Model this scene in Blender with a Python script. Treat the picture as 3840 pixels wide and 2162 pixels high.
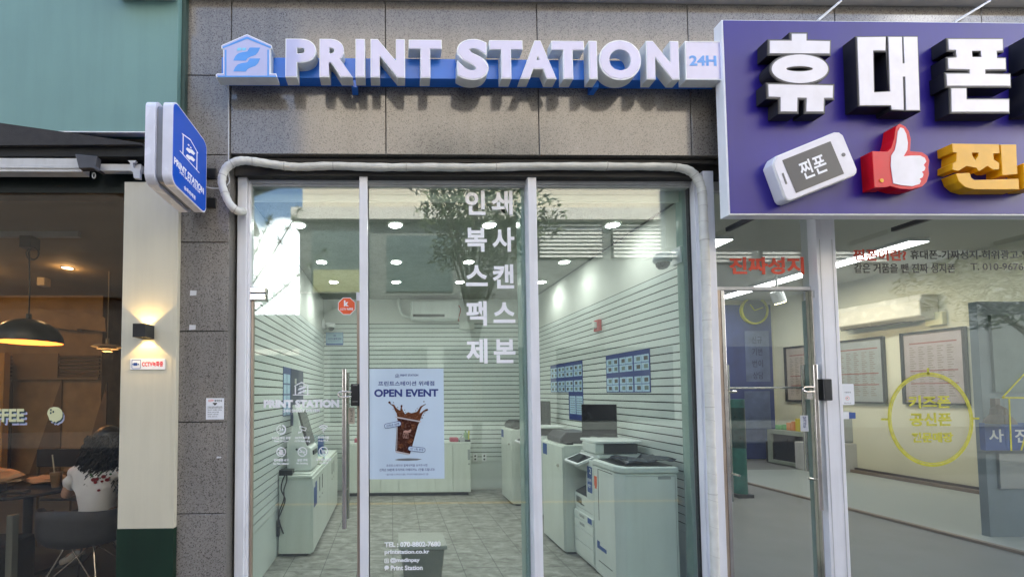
import bpy, math, random
from mathutils import Vector, Matrix
from mathutils.geometry import tessellate_polygon
random.seed(7)
S = bpy.context.scene
for o in list(bpy.data.objects): bpy.data.objects.remove(o)
C = S.collection
# ---------------------------------------------------------------- camera
F = 1500.0; PX, PY = 1495.0, 1415.0; EYE = 1.5; CY = -2.885
YAW = -0.0167; PITCH = 0.0380; ROLL = -0.0055
RM = Matrix.Rotation(YAW, 3, 'Z') @ Matrix.Rotation(math.pi/2 + PITCH, 3, 'X') @ Matrix.Rotation(ROLL, 3, 'Z')
cd = bpy.data.cameras.new('camera'); cam = bpy.data.objects.new('camera', cd); C.objects.link(cam)
cam.matrix_world = Matrix.Translation((0, CY, EYE)) @ RM.to_4x4()
cd.sensor_width = 36; cd.sensor_fit = 'HORIZONTAL'; cd.lens = 36*F/3840
cd.shift_x = (1920-PX)/3840; cd.shift_y = (PY-1081)/3840
cd.clip_start = 0.05; cd.clip_end = 2000
S.camera = cam
# ---------------------------------------------------------------- sky, sun, exposure
SUN_EL, SUN_AZ = math.radians(52), math.radians(18)      # the sun stands behind the shop building, a little to its right
w = bpy.data.worlds.new("World"); S.world = w; w.use_nodes = True
nt = w.node_tree; bg = nt.nodes['Background']
sky = nt.nodes.new('ShaderNodeTexSky'); sky.sky_type = 'NISHITA'; sky.sun_disc = False
sky.sun_elevation = SUN_EL; sky.sun_rotation = SUN_AZ; sky.air_density = 1.0; sky.dust_density = 0.6
tc = nt.nodes.new('ShaderNodeTexCoord'); mp = nt.nodes.new('ShaderNodeMapping'); mp.inputs['Scale'].default_value = (1, 1, 1.6)
cn = nt.nodes.new('ShaderNodeTexNoise'); cn.inputs['Scale'].default_value = 4.5; cn.inputs['Detail'].default_value = 9; cn.inputs['Roughness'].default_value = .52
mp.inputs['Location'].default_value = (.35, .1, .2)
cr = nt.nodes.new('ShaderNodeValToRGB'); cr.color_ramp.elements[0].position = .49; cr.color_ramp.elements[1].position = .55
mx = nt.nodes.new('ShaderNodeMixRGB'); mx.inputs[2].default_value = (12, 12.3, 13, 1)
L = nt.links.new
L(tc.outputs['Generated'], mp.inputs['Vector']); L(mp.outputs[0], cn.inputs['Vector']); sx = nt.nodes.new('ShaderNodeSeparateXYZ'); L(tc.outputs['Generated'], sx.inputs[0])
ma = nt.nodes.new('ShaderNodeMath'); ma.operation = 'MULTIPLY_ADD'; ma.inputs[1].default_value = -.9; ma.inputs[2].default_value = .385; L(sx.outputs['Z'], ma.inputs[0])   # cumulus gathers low in the sky
mb_ = nt.nodes.new('ShaderNodeMath'); mb_.operation = 'ADD'; L(cn.outputs['Fac'], mb_.inputs[0]); L(ma.outputs[0], mb_.inputs[1]); L(mb_.outputs[0], cr.inputs[0])
L(cr.outputs[0], mx.inputs[0]); L(sky.outputs[0], mx.inputs[1]); L(mx.outputs[0], bg.inputs['Color'])
bg.inputs['Strength'].default_value = 0.12
sl = bpy.data.lights.new('sun', 'SUN'); sl.energy = 3.2; sl.angle = math.radians(.5); sl.color = (1, .95, .88)
so = bpy.data.objects.new('sun', sl); C.objects.link(so)
sd = Vector((math.sin(SUN_AZ)*math.cos(SUN_EL), math.cos(SUN_AZ)*math.cos(SUN_EL), math.sin(SUN_EL)))
so.rotation_euler = sd.to_track_quat('Z', 'Y').to_euler(); so.location = (0, 20, 30)
S.view_settings.view_transform = 'Standard'; S.view_settings.look = 'None'; S.view_settings.gamma = 1
S.view_settings.exposure = 2.6
cy = S.cycles
cy.max_bounces = 7; cy.diffuse_bounces = 4; cy.glossy_bounces = 4; cy.transparent_max_bounces = 16; cy.transmission_bounces = 4
cy.sample_clamp_indirect = 4; cy.caustics_reflective = False; cy.caustics_refractive = False
try: cy.use_denoising = True
except Exception: pass
# ---------------------------------------------------------------- measuring: photo pixel -> point on a real plane
CAM = Vector((0, CY, EYE))
def ray(px, py): return RM @ Vector(((px-PX)/F, -(py-PY)/F, -1))
def P(px, py, Y):
    d = ray(px, py); t = (Y-CY)/d.y; return (CAM.x+d.x*t, CAM.z+d.z*t)
def onX(px, py, X):
    d = ray(px, py); t = X/d.x; return (CY+d.y*t, EYE+d.z*t)
def rect(x0, y0, x1, y1, Y):
    a = P(x0, (y0+y1)/2, Y); b = P(x1, (y0+y1)/2, Y); c = P((x0+x1)/2, y0, Y); d = P((x0+x1)/2, y1, Y)
    return a[0], b[0], d[1], c[1]            # X0, X1, Z0, Z1
def Z1(x, y): return 860+x/2.339, 580+y/2.339
def Z2(x, y): return 1340+x/1.812, 600+y/1.812
def Z3(x, y): return 1980+x/1.812, 600+y/1.812
def Z4(x, y): return 900+x/2.416, 1200+y/2.416
def Z5(x, y): return 900+x/2.58, 1600+y/2.58
def Z6(x, y): return 1340+x/1.764, 1340+y/1.764
def H4(x, y): return 780+x/2.338, 80+y/2.338
def H5(x, y): return 1700+x/2.3387, 80+y/2.3387
def R6(x, y): return 2660+x/1.686, y/1.686
def R7(x, y): return 2660+x/2.071, 800+y/2.071
def R8(x, y): return 2660+x/1.9025, 1400+y/1.9025
def L1(x, y): return x/1.726, y/1.726
def L2(x, y): return x/1.959, 700+y/1.959
def L3(x, y): return x/1.903, 1400+y/1.903
def PP(x, y): return 1380+x/3.452, 1380+y/3.452
def DD(x, y): return 960+x/4.026, 1400+y/4.026
def zr(fn, x0, y0, x1, y1, Y): a = fn(x0, y0); b = fn(x1, y1); return rect(a[0], a[1], b[0], b[1], Y)
def zp(fn, pts, Y): return [P(*fn(*p), Y) for p in pts]
# ---------------------------------------------------------------- materials
def ramp(n, stops):
    r = n.nodes.new('ShaderNodeValToRGB'); e = r.color_ramp.elements
    while len(e) < len(stops): e.new(.5)
    for k, (p, c) in enumerate(stops): e[k].position = p; e[k].color = (*c, 1)
    return r
MATS = {}
def mat(name, col, rough=.5, metal=0, var=.08, scale=6, bump=0, bscale=60, spec=.5, emit=None, estr=0, coat=0, streak=0):
    if name in MATS: return MATS[name]
    m = bpy.data.materials.new(name); m.use_nodes = True; n = m.node_tree; b = n.nodes['Principled BSDF']
    b.inputs['Roughness'].default_value = rough; b.inputs['Metallic'].default_value = metal
    b.inputs['Specular IOR Level'].default_value = spec; b.inputs['Coat Weight'].default_value = coat
    b.inputs['Base Color'].default_value = (*col, 1)
    t = n.nodes.new('ShaderNodeTexCoord')
    if var:
        z = n.nodes.new('ShaderNodeTexNoise'); z.inputs['Scale'].default_value = scale; z.inputs['Detail'].default_value = 6
        r = n.nodes.new('ShaderNodeValToRGB')
        r.color_ramp.elements[0].color = (*[c*(1-var) for c in col], 1); r.color_ramp.elements[1].color = (*[min(1, c*(1+var)) for c in col], 1)
        r.color_ramp.elements[0].position = .3; r.color_ramp.elements[1].position = .7
        n.links.new(t.outputs['Object'], z.inputs['Vector']); n.links.new(z.outputs['Fac'], r.inputs[0]); n.links.new(r.outputs[0], b.inputs['Base Color'])
        q = n.nodes.new('ShaderNodeMapRange'); q.inputs['To Min'].default_value = max(0, rough-.08); q.inputs['To Max'].default_value = min(1, rough+.1)
        n.links.new(z.outputs['Fac'], q.inputs['Value']); n.links.new(q.outputs[0], b.inputs['Roughness'])
    if bump:
        z2 = n.nodes.new('ShaderNodeTexNoise'); z2.inputs['Scale'].default_value = bscale; z2.inputs['Detail'].default_value = 4
        bp = n.nodes.new('ShaderNodeBump'); bp.inputs['Strength'].default_value = bump; bp.inputs['Distance'].default_value = .01
        n.links.new(t.outputs['Object'], z2.inputs['Vector']); n.links.new(z2.outputs['Fac'], bp.inputs['Height']); n.links.new(bp.outputs[0], b.inputs['Normal'])
    if streak:
        mp_ = n.nodes.new('ShaderNodeMapping'); mp_.inputs['Scale'].default_value = (9, 9, .7); z3 = n.nodes.new('ShaderNodeTexNoise'); z3.inputs['Scale'].default_value = 1.6; z3.inputs['Detail'].default_value = 7; z3.inputs['Roughness'].default_value = .62
        r3 = ramp(n, [(.34, (1-streak, 1-streak*1.02, 1-streak*1.08)), (.56, (1, 1, 1))]); mm = n.nodes.new('ShaderNodeMixRGB'); mm.blend_type = 'MULTIPLY'; mm.inputs[0].default_value = 1
        n.links.new(t.outputs['Object'], mp_.inputs[0]); n.links.new(mp_.outputs[0], z3.inputs['Vector']); n.links.new(z3.outputs['Fac'], r3.inputs[0])
        src = b.inputs['Base Color'].links[0].from_socket if b.inputs['Base Color'].links else None
        if src: n.links.new(src, mm.inputs[1])
        n.links.new(r3.outputs[0], mm.inputs[2]); n.links.new(mm.outputs[0], b.inputs['Base Color'])
    if emit:
        b.inputs['Emission Color'].default_value = (*emit, 1); b.inputs['Emission Strength'].default_value = estr
    MATS[name] = m; return m
def granite(name, lo, mid, hi, rough=.16):
    m = bpy.data.materials.new(name); m.use_nodes = True; n = m.node_tree; b = n.nodes['Principled BSDF']; K = n.links.new
    t = n.nodes.new('ShaderNodeTexCoord')
    a = n.nodes.new('ShaderNodeTexNoise'); a.inputs['Scale'].default_value = 75; a.inputs['Detail'].default_value = 3; a.inputs['Roughness'].default_value = .7
    r1 = ramp(n, [(.31, lo), (.40, mid), (.60, mid), (.72, hi)])
    v = n.nodes.new('ShaderNodeTexVoronoi'); v.inputs['Scale'].default_value = 64; v.inputs['Randomness'].default_value = 1
    sp2 = n.nodes.new('ShaderNodeTexNoise'); sp2.inputs['Scale'].default_value = 135; sp2.inputs['Detail'].default_value = 1; r5 = ramp(n, [(.34, (.22, .21, .20)), (.43, (1, 1, 1))])
    r2 = ramp(n, [(.13, (.14, .12, .10)), (.24, (1, 1, 1))])
    big = n.nodes.new('ShaderNodeTexNoise'); big.inputs['Scale'].default_value = 1.7; big.inputs['Detail'].default_value = 5
    r3 = ramp(n, [(.3, (.86, .85, .84)), (.7, (1.08, 1.07, 1.05))])
    K(t.outputs['Object'], a.inputs['Vector']); K(a.outputs['Fac'], r1.inputs[0]); K(t.outputs['Object'], v.inputs['Vector']); K(v.outputs['Distance'], r2.inputs[0])
    K(t.outputs['Object'], big.inputs['Vector']); K(big.outputs['Fac'], r3.inputs[0])
    m1 = n.nodes.new('ShaderNodeMixRGB'); m1.blend_type = 'MULTIPLY'; m1.inputs[0].default_value = .75; K(r1.outputs[0], m1.inputs[1]); K(t.outputs['Object'], sp2.inputs['Vector']); K(sp2.outputs['Fac'], r5.inputs[0])
    m0 = n.nodes.new('ShaderNodeMixRGB'); m0.blend_type = 'MULTIPLY'; m0.inputs[0].default_value = 1; K(r2.outputs[0], m0.inputs[1]); K(r5.outputs[0], m0.inputs[2]); K(m0.outputs[0], m1.inputs[2])
    m2 = n.nodes.new('ShaderNodeMixRGB'); m2.blend_type = 'MULTIPLY'; m2.inputs[0].default_value = 1; K(m1.outputs[0], m2.inputs[1]); K(r3.outputs[0], m2.inputs[2])
    ms = n.nodes.new('ShaderNodeMapping'); ms.inputs['Scale'].default_value = (7, 7, .5); ns = n.nodes.new('ShaderNodeTexNoise'); ns.inputs['Scale'].default_value = 1.5; ns.inputs['Detail'].default_value = 8; ns.inputs['Roughness'].default_value = .65
    rs_ = ramp(n, [(.30, (.86, .855, .85)), (.55, (1, 1, 1)), (.75, (1.04, 1.04, 1.04))]); m3 = n.nodes.new('ShaderNodeMixRGB'); m3.blend_type = 'MULTIPLY'; m3.inputs[0].default_value = 1
    K(t.outputs['Object'], ms.inputs[0]); K(ms.outputs[0], ns.inputs['Vector']); K(ns.outputs['Fac'], rs_.inputs[0]); K(m2.outputs[0], m3.inputs[1]); K(rs_.outputs[0], m3.inputs[2]); K(m3.outputs[0], b.inputs['Base Color'])
    q = n.nodes.new('ShaderNodeMapRange'); q.inputs['To Min'].default_value = rough-.05; q.inputs['To Max'].default_value = rough+.12
    K(a.outputs['Fac'], q.inputs['Value']); K(q.outputs[0], b.inputs['Roughness'])
    b.inputs['Specular IOR Level'].default_value = .62
    return m
def glass(name, tint, ior=1.6):
    m = bpy.data.materials.new(name); m.use_nodes = True; n = m.node_tree; K = n.links.new
    n.nodes.remove(n.nodes['Principled BSDF']); out = n.nodes['Material Output']
    tr = n.nodes.new('ShaderNodeBsdfTransparent'); tr.inputs[0].default_value = (*tint, 1)
    gl = n.nodes.new('ShaderNodeBsdfGlossy'); gl.inputs['Roughness'].default_value = 0; gl.inputs[0].default_value = (.97, 1, .98, 1)
    ge_ = n.nodes.new('ShaderNodeNewGeometry'); dt = n.nodes.new('ShaderNodeVectorMath'); dt.operation = 'DOT_PRODUCT'
    K(ge_.outputs['Normal'], dt.inputs[0]); K(ge_.outputs['Incoming'], dt.inputs[1])
    def mth(op, a, b=None):
        q = n.nodes.new('ShaderNodeMath'); q.operation = op
        for i_, v_ in enumerate((a, b)):
            if v_ is None: continue
            if isinstance(v_, (int, float)): q.inputs[i_].default_value = v_
            else: K(v_, q.inputs[i_])
        return q.outputs[0]
    f0 = ((ior-1)/(ior+1))**2
    fr_ = mth('ADD', mth('MULTIPLY', mth('POWER', mth('SUBTRACT', 1.0, mth('ABSOLUTE', dt.outputs['Value'])), 5.0), 1-f0), f0)
    mxs = n.nodes.new('ShaderNodeMixShader'); K(fr_, mxs.inputs[0]); K(tr.outputs[0], mxs.inputs[1]); K(gl.outputs[0], mxs.inputs[2]); K(mxs.outputs[0], out.inputs[0])
    return m
def emis(name, col, st):
    if name in MATS: return MATS[name]
    m = bpy.data.materials.new(name); m.use_nodes = True; b = m.node_tree.nodes['Principled BSDF']
    b.inputs['Base Color'].default_value = (*col, 1); b.inputs['Emission Color'].default_value = (*col, 1); b.inputs['Emission Strength'].default_value = st
    MATS[name] = m; return m
M = dict(
 stone=granite('polished_granite', (.05, .042, .034), (.25, .232, .212), (.44, .415, .385), .09),
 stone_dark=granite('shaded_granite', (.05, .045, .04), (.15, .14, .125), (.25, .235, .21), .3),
 joint=mat('joint_dark', (.035, .032, .03), .8),
 band=mat('cream_stone', (.62, .57, .50), .6, bump=.15, bscale=40),
 alu=mat('white_aluminium', (.80, .80, .84), .38, 0, .05, 3, .03, 30, streak=.08),
 alu2=mat('pale_grey_frame', (.56, .56, .56), .4, 0, .08, 5, streak=.10),
 tan=mat('door_stile_tan', (.42, .33, .26), .35, .5, .12, 8),
 steel=mat('brushed_steel', (.62, .58, .54), .2, 1, .06, 20),
 gasket=mat('gasket_black', (.02, .02, .02), .6),
 black=mat('black_plastic', (.018, .018, .02), .3, 0, .2, 9),
 dark=mat('dark_grey_plastic', (.05, .05, .055), .4, 0, .15, 9),
 letter_side=mat('white_letter_side', (.74, .77, .76), .42, 0, .07, 4, streak=.08),
 rim=mat('letter_rim_white', (.86, .88, .92), .3, 0, .02),
 acrylic=mat('lavender_acrylic', (.53, .53, .78), .12, 0, .05, 7, coat=.5),
 blue=mat('sign_bar_blue', (.03, .19, .74), .32, 0, .08, 3),
 blade=mat('blade_sign_blue', (.008, .09, .56), .22, 0, .04, 3),
 skyblue=mat('logo_sky_blue', (.10, .34, .84), .3),
 cyan=mat('logo_cyan', (.22, .65, .92), .3),
 purple=mat('purple_panel', (.024, .013, .25), .38, 0, .14, 1.6, streak=.08, spec=.35),
 lblack=mat('letter_black', (.014, .014, .017), .45),
 lgrey=mat('letter_grey_rim', (.10, .10, .11), .4),
 wface=mat('white_acrylic', (.62, .64, .78), .12, 0, .06, 9, coat=.4),
 white=mat('plain_white', (.78, .79, .80), .45, 0, .04, 4),
 vinyl=mat('white_vinyl', (.93, .93, .97), .5, 0, .02),
 red=mat('sign_red', (.72, .008, .016), .35, spec=.3),
 yellow=mat('sign_yellow', (.86, .44, .008), .35, spec=.3),
 navy=mat('print_navy', (.012, .03, .19), .5),
 paper=mat('paper_white', (.78, .80, .84), .6, 0, .03),
 poster=mat('poster_pale_blue', (.56, .68, .80), .4, 0, .05, 2),
 vred=mat('vinyl_red', (.72, .07, .03), .5),
 vblack=mat('vinyl_dark', (.02, .022, .022), .5),
 vyellow=mat('vinyl_yellow', (.50, .48, .03), .5, 0, .2, 30),
 orange=mat('sticker_orange', (.85, .12, .03), .45),
 teal=mat('teal_fascia', (.155, .285, .26), .5, 0, .09, 1.2, .05, 90, streak=.05),
 teal_d=mat('dark_teal', (.03, .065, .055), .5),
 cream=mat('cream_panel', (.62, .575, .44), .5, 0, .05, 2, .04, 60, streak=.05),
 green=mat('dark_green_panel', (.003, .022, .010), .4, 0, .1, 3, streak=.25),
 cloth=mat('awning_fabric', (.012, .013, .013), .85, 0, .2, 30, .3, 200),
 foam=mat('pipe_wrap', (.70, .69, .64), .7, 0, .10, 14, .35, 35),
 machine=mat('machine_white', (.70, .74, .715), .4, 0, .05, 4, streak=.06),
 machine2=mat('machine_grey', (.36, .38, .38), .45, 0, .06, 5),
 cab=mat('cabinet_white', (.66, .70, .65), .35, 0, .04, 3, streak=.06),
 screen=mat('screen_black', (.012, .012, .016), .12, 0, .1, 4),
 bluelabel=mat('label_blue', (.025, .08, .30), .45),
 warmwood=mat('warm_wood', (.30, .19, .085), .5, 0, .18, 5, .1, 30),
 warmwood2=mat('dark_wood', (.13, .07, .025), .5, 0, .2, 5),
 cafe_ceiling=mat('cafe_ceiling_paint', (.28, .22, .14), .8, 0, .06, 2),
 cafe_floor=mat('cafe_floor_tile', (.10, .10, .095), .4, 0, .15, 3),
 skin=mat('skin', (.55, .33, .23), .5, 0, .06, 12),
 hair=mat('black_hair', (.006, .005, .005), .4, 0, .3, 40, .15, 90),
 tee=mat('white_tee', (.82, .83, .85), .8, 0, .06, 10, .5, 18),
 denim=mat('dark_trousers', (.03, .032, .04), .8, 0, .2, 14, .3, 40),
 shellgrey=mat('chair_shell_grey', (.045, .048, .055), .55, 0, .12, 18, .1, 120),
 bag=mat('brown_paper', (.42, .27, .15), .7, 0, .15, 10, .5, 14),
 coffee=mat('iced_coffee', (.30, .19, .10), .3, 0, .2, 14),
 ceil=granite('speckled_ceiling_tile', (.10, .11, .10), (.34, .36, .33), (.40, .42, .39), .75),  # white ceiling, its dimness put into the grey base colour
 plaster=mat('shop_plaster', (.66, .68, .64), .75, 0, .04, 2),
 cream_wall=mat('cream_wall', (.62, .60, .46), .7, 0, .05, 2),
 rfloor=mat('grey_floor', (.22, .22, .215), .5, 0, .10, 3, .05, 60),
 asphalt=mat('asphalt', (.06, .06, .06), .9, 0, .25, 20, .4, 200),
 paving=mat('paving', (.20, .19, .18), .85, 0, .15, 8, .2, 80),
 beige=mat('beige_cladding', (.62, .54, .42), .7, 0, .05, 1),
 leaf=mat('leaf_green', (.11, .15, .045), .6, 0, .35, 30),
 pine=mat('pine_green', (.03, .06, .025), .6, 0, .3, 30),
 bark=mat('bark', (.10, .07, .05), .9, 0, .3, 20, .6, 40),
 clay=mat('fire_alarm_red', (.45, .02, .02), .4),
)
G_SHOP = glass('green_tinted_glass', (.89, .942, .918), 1.8)
G_CAFE = glass('smoked_glass', (.90, .88, .84), 1.48)
G_RIGHT = glass('clear_shop_glass', (.90, .93, .915), 1.62)
G_EDGE = mat('glass_edge_green', (.30, .40, .36), .15, 0, .1, 5)
# ---------------------------------------------------------------- mesh builder
class MB:
    def __init__(s): s.v = []; s.f = []
    def add(s, vs, fs):
        k = len(s.v); s.v += [tuple(v) for v in vs]; s.f += [tuple(i+k for i in f) for f in fs]; return s
    def box(s, x0, x1, y0, y1, z0, z1):
        return s.add([(x0,y0,z0),(x1,y0,z0),(x1,y1,z0),(x0,y1,z0),(x0,y0,z1),(x1,y0,z1),(x1,y1,z1),(x0,y1,z1)],
            [(0,3,2,1),(4,5,6,7),(0,1,5,4),(1,2,6,5),(2,3,7,6),(3,0,4,7)])
    def quad(s, a, b, c, d): return s.add([a, b, c, d], [(0,1,2,3)])
    def prism(s, loops, y0, y1, fr=None):
        """loops of (u,w); first outer, others holes; extruded from y0 (viewer side) to y1 along Y, or in frame fr=(o,u,w,n)"""
        if loops and not isinstance(loops[0][0], (tuple, list)): loops = [loops]
        tri = tessellate_polygon([[Vector((p[0], p[1], 0)) for p in l] for l in loops])
        fl = [p for l in loops for p in l]; N = len(fl)
        def pt(p, y):
            if fr is None: return (p[0], y, p[1])
            o, u, w_, n = fr; return tuple(o + u*p[0] + w_*p[1] - n*y)
        vs = [pt(p, y0) for p in fl] + [pt(p, y1) for p in fl]
        fs = []
        for t in tri: fs.append(tuple(t)); fs.append(tuple(i+N for i in reversed(t)))
        k = 0
        for l in loops:
            n = len(l)
            for i in range(n): j = (i+1) % n; fs.append((k+i, k+j, N+k+j, N+k+i))
            k += n
        return s.add(vs, fs)
    def tube(s, pts, r, n=8, cap=True):
        pts = [Vector(p) for p in pts]; m = len(pts); rr = r if isinstance(r, (list, tuple)) else [r]*m
        k = len(s.v); up = Vector((0, 0, 1)); prev = None
        for i, p in enumerate(pts):
            d = (pts[min(i+1, m-1)]-pts[max(i-1, 0)]).normalized()
            if prev is None:
                a = up if abs(d.z) < .9 else Vector((1, 0, 0)); x = d.cross(a).normalized()
            else: x = (prev - d*prev.dot(d)).normalized()
            prev = x; y = d.cross(x)
            for q in range(n):
                t = 2*math.pi*q/n; s.v.append(tuple(p + (x*math.cos(t)+y*math.sin(t))*rr[i]))
        for i in range(m-1):
            for q in range(n):
                a = k+i*n+q; b = k+i*n+(q+1) % n; s.f.append((a, b, b+n, a+n))
        if cap: s.f.append(tuple(k+q for q in reversed(range(n)))); s.f.append(tuple(k+(m-1)*n+q for q in range(n)))
        return s
    def lathe(s, prof, c, n=24, ax='z'):
        k = len(s.v)
        for (r, h) in prof:
            for q in range(n):
                t = 2*math.pi*q/n; a, b = r*math.cos(t), r*math.sin(t)
                s.v.append((c[0]+a, c[1]+b, c[2]+h) if ax == 'z' else (c[0]+a, c[1]+h, c[2]+b) if ax == 'y' else (c[0]+h, c[1]+a, c[2]+b))
        for i in range(len(prof)-1):
            for q in range(n): a = k+i*n+q; b = k+i*n+(q+1) % n; s.f.append((a, b, b+n, a+n))
        return s
    def ball(s, c, r, n=12, sc=(1, 1, 1)):
        k0 = len(s.v); s.lathe([(max(1e-4, r*math.sin(math.pi*i/n)), -r*math.cos(math.pi*i/n)) for i in range(n+1)], (0, 0, 0), n)
        for i in range(k0, len(s.v)): v = s.v[i]; s.v[i] = (c[0]+v[0]*sc[0], c[1]+v[1]*sc[1], c[2]+v[2]*sc[2])
        return s
def obj(name, mb, m, parent=None, smooth=False, bevel=0, seg=2):
    me = bpy.data.meshes.new(name); me.from_pydata(mb.v, [], mb.f); me.validate()
    import bmesh
    bm = bmesh.new(); bm.from_mesh(me); bmesh.ops.recalc_face_normals(bm, faces=bm.faces); bm.to_mesh(me); bm.free()
    me.materials.append(m); o = bpy.data.objects.new(name, me); C.objects.link(o)
    if smooth:
        for p in me.polygons: p.use_smooth = True
        try: me.set_sharp_from_angle(angle=math.radians(38))
        except Exception: pass
    if bevel:
        b = o.modifiers.new('bevel', 'BEVEL'); b.width = bevel; b.segments = seg; b.limit_method = 'ANGLE'; b.angle_limit = math.radians(40)
    if parent:
        o.parent = parent
        loc = parent.location.copy()
        pp = parent.parent
        while pp: loc += pp.location; pp = pp.parent
        for v in me.vertices: v.co = v.co - loc
    return o
def thing(name, label, cat, loc, group=None):
    o = bpy.data.objects.new(name, None); C.objects.link(o); o.location = loc; o['label'] = label; o['category'] = cat
    o.empty_display_size = .1
    if group: o['group'] = group
    return o
def tag(o, label, cat, group=None):
    o['label'] = label; o['category'] = cat
    if group: o['group'] = group
    return o
def struct(name, mb, m, label=None):
    o = obj(name, mb, m); o['kind'] = 'structure'; o['label'] = label or name.replace('_', ' '); o['category'] = name.split('_')[-1]; return o
_tc = {}
def tmesh(s, off=0.0, ext=0.0, res=3):
    if len(s) == 1 and off > .045: res = 10
    """mesh data of a line of writing in the built-in font"""
    key = (s, off, ext)
    if key in _tc: return _tc[key]
    cu = bpy.data.curves.new('t', 'FONT'); cu.body = s; cu.size = 1; cu.offset = off; cu.extrude = 0; cu.resolution_u = res; cu.fill_mode = 'BOTH' if ext else 'FRONT'
    if ext: cu.extrude = .5
    o = bpy.data.objects.new('t', cu); C.objects.link(o)
    dg = bpy.context.evaluated_depsgraph_get(); me = bpy.data.meshes.new_from_object(o.evaluated_get(dg))
    vs = [tuple(v.co) for v in me.vertices]; fs = [tuple(p.vertices) for p in me.polygons]
    bpy.data.objects.remove(o); bpy.data.curves.remove(cu); bpy.data.meshes.remove(me)
    _tc[key] = (vs, fs); return vs, fs
FY = lambda Y: (Vector((0, Y, 0)), Vector((1, 0, 0)), Vector((0, 0, 1)), Vector((0, -1, 0)))
def put_text(mb, s, fr, u0, u1, w0, w1, off=.01, depth=0, keep=False, slant=0):
    """fit the writing into u0..u1, w0..w1 of frame fr; depth = thickness behind the face"""
    vs, fs = tmesh(s, off, depth > 0)
    if not vs: return mb
    xs = [v[0] for v in vs]; ys = [v[1] for v in vs]; zs = [v[2] for v in vs]
    a, b, c, d = min(xs), max(xs), min(ys), max(ys); o, u, w_, n = fr
    kx = (u1-u0)/(b-a); ky = (w1-w0)/(d-c)
    if keep: kx = min(kx, ky); ky = kx
    cu_, cw = (u0+u1)/2, (w0+w1)/2
    out = []
    for x, y, z in vs:
        yy = (y-(c+d)/2)*ky; xx = (x-(a+b)/2)*kx + slant*yy
        out.append(o + u*(cu_+xx) + w_*(cw+yy) - n*((depth*(.5-z)) if depth else 0))
    return mb.add(out, fs)
def text_px(s, fn, x0, y0, x1, y1, Y, m, parent=None, off=.015, depth=.0006, name='lettering', mb=None):
    X0, X1, Za, Zb = zr(fn, x0, y0, x1, y1, Y)
    b = mb or MB(); put_text(b, s, FY(Y), X0, X1, Za, Zb, off, depth)
    if mb is None: return obj(name, b, m, parent)
def offset_poly(pts, d):
    n = len(pts); A = sum(pts[i][0]*pts[(i+1) % n][1]-pts[(i+1) % n][0]*pts[i][1] for i in range(n)); sg = 1 if A > 0 else -1
    out = []
    for i in range(n):
        p0, p1, p2 = Vector(pts[i-1]), Vector(pts[i]), Vector(pts[(i+1) % n])
        e1 = (p1-p0).normalized(); e2 = (p2-p1).normalized()
        n1 = Vector((e1.y, -e1.x))*sg; n2 = Vector((e2.y, -e2.x))*sg; b = n1+n2
        if b.length < 1e-5: b = n1
        b.normalize(); k = d/max(.45, b.dot(n1)); out.append(tuple(p1+b*k))
    return out
def ell(cx, cy, rx, ry, n=36): return [(cx+rx*math.cos(2*math.pi*i/n), cy+ry*math.sin(2*math.pi*i/n)) for i in range(n)]
def rrect(x0, x1, z0, z1, r, n=5):
    out = []
    for cx, cz, a in ((x1-r, z1-r, 0), (x0+r, z1-r, 90), (x0+r, z0+r, 180), (x1-r, z0+r, 270)):
        for i in range(n+1): t = math.radians(a+90*i/n); out.append((cx+r*math.cos(t), cz+r*math.sin(t)))
    return out
def smooth_path(pts, k=8):
    pts = [Vector(p) for p in pts]; out = []
    for i in range(len(pts)-1):
        p0 = pts[max(i-1, 0)]; p1 = pts[i]; p2 = pts[i+1]; p3 = pts[min(i+2, len(pts)-1)]
        for j in range(k):
            t = j/k; out.append(.5*((2*p1)+(-p0+p2)*t+(2*p0-5*p1+4*p2-p3)*t*t+(-p0+3*p1-3*p2+p3)*t**3))
    out.append(pts[-1]); return out
def copy_tree(o, parent=None, loc=None):
    c = o.copy(); C.objects.link(c); c.parent = parent
    if loc is not None: c.location = loc
    for ch in list(o.children): copy_tree(ch, c)
    return c
YST = -.16     # face of the stone cladding
# ================================================================= SETTING: ground, buildings
g = MB(); g.quad((-300, -300, -.12), (300, -300, -.12), (300, 300, -.12), (-300, 300, -.12)); struct('ground', g, M['asphalt'])
g = MB(); g.box(-30, 30, -4.2, 0.02, -.118, -.02); struct('pavement', g, M['paving'])
g = MB(); g.quad((-1.6, -2.72, -.016), (4, -2.72, -.016), (4, -2.62, -.016), (-1.6, -2.62, -.016)); struct('yellow_line', g, M['yellow'])
# --- our building
bld = thing('granite_building', 'grey speckled granite building wall above and between the shops', 'building', (0, 0, 0))
ztop = P(1800, 6, YST)[1]; zl1 = P(700, 282, YST)[1]; zhead = P(1800, 581, YST)[1]
xl = P(690, 300, YST)[0]; xj = P(866, 300, YST)[0]; xjr = P(2696, 500, YST)[0]
st = MB(); gap = .003
def panel(x0, x1, z0, z1, y0=YST, y1=YST+.03): st.box(x0+gap, x1-gap, y0, y1, z0+gap, z1-gap)
vx = [xj] + [P(px, 480, YST)[0] for px in (1447, 2021, 2592)]
for px in (3130, 3680, 4250, 4800): vx.append(P(px, 60, YST)[0])
for i in range(len(vx)-1):
    panel(vx[i], vx[i+1], zhead, ztop)
z = [ztop, zl1, P(800, 580, YST)[1]]
for py in (908, 1241, 1581, 1924, 2270): z.append(P(800, py, YST)[1])
z.append(-.1)
for i in range(len(z)-1): panel(P(640, 1200, YST)[0], xj, z[i+1], z[i])
obj('stone_cladding', st, M['stone'], bld, bevel=.0015, seg=1)
bk = MB()
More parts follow.
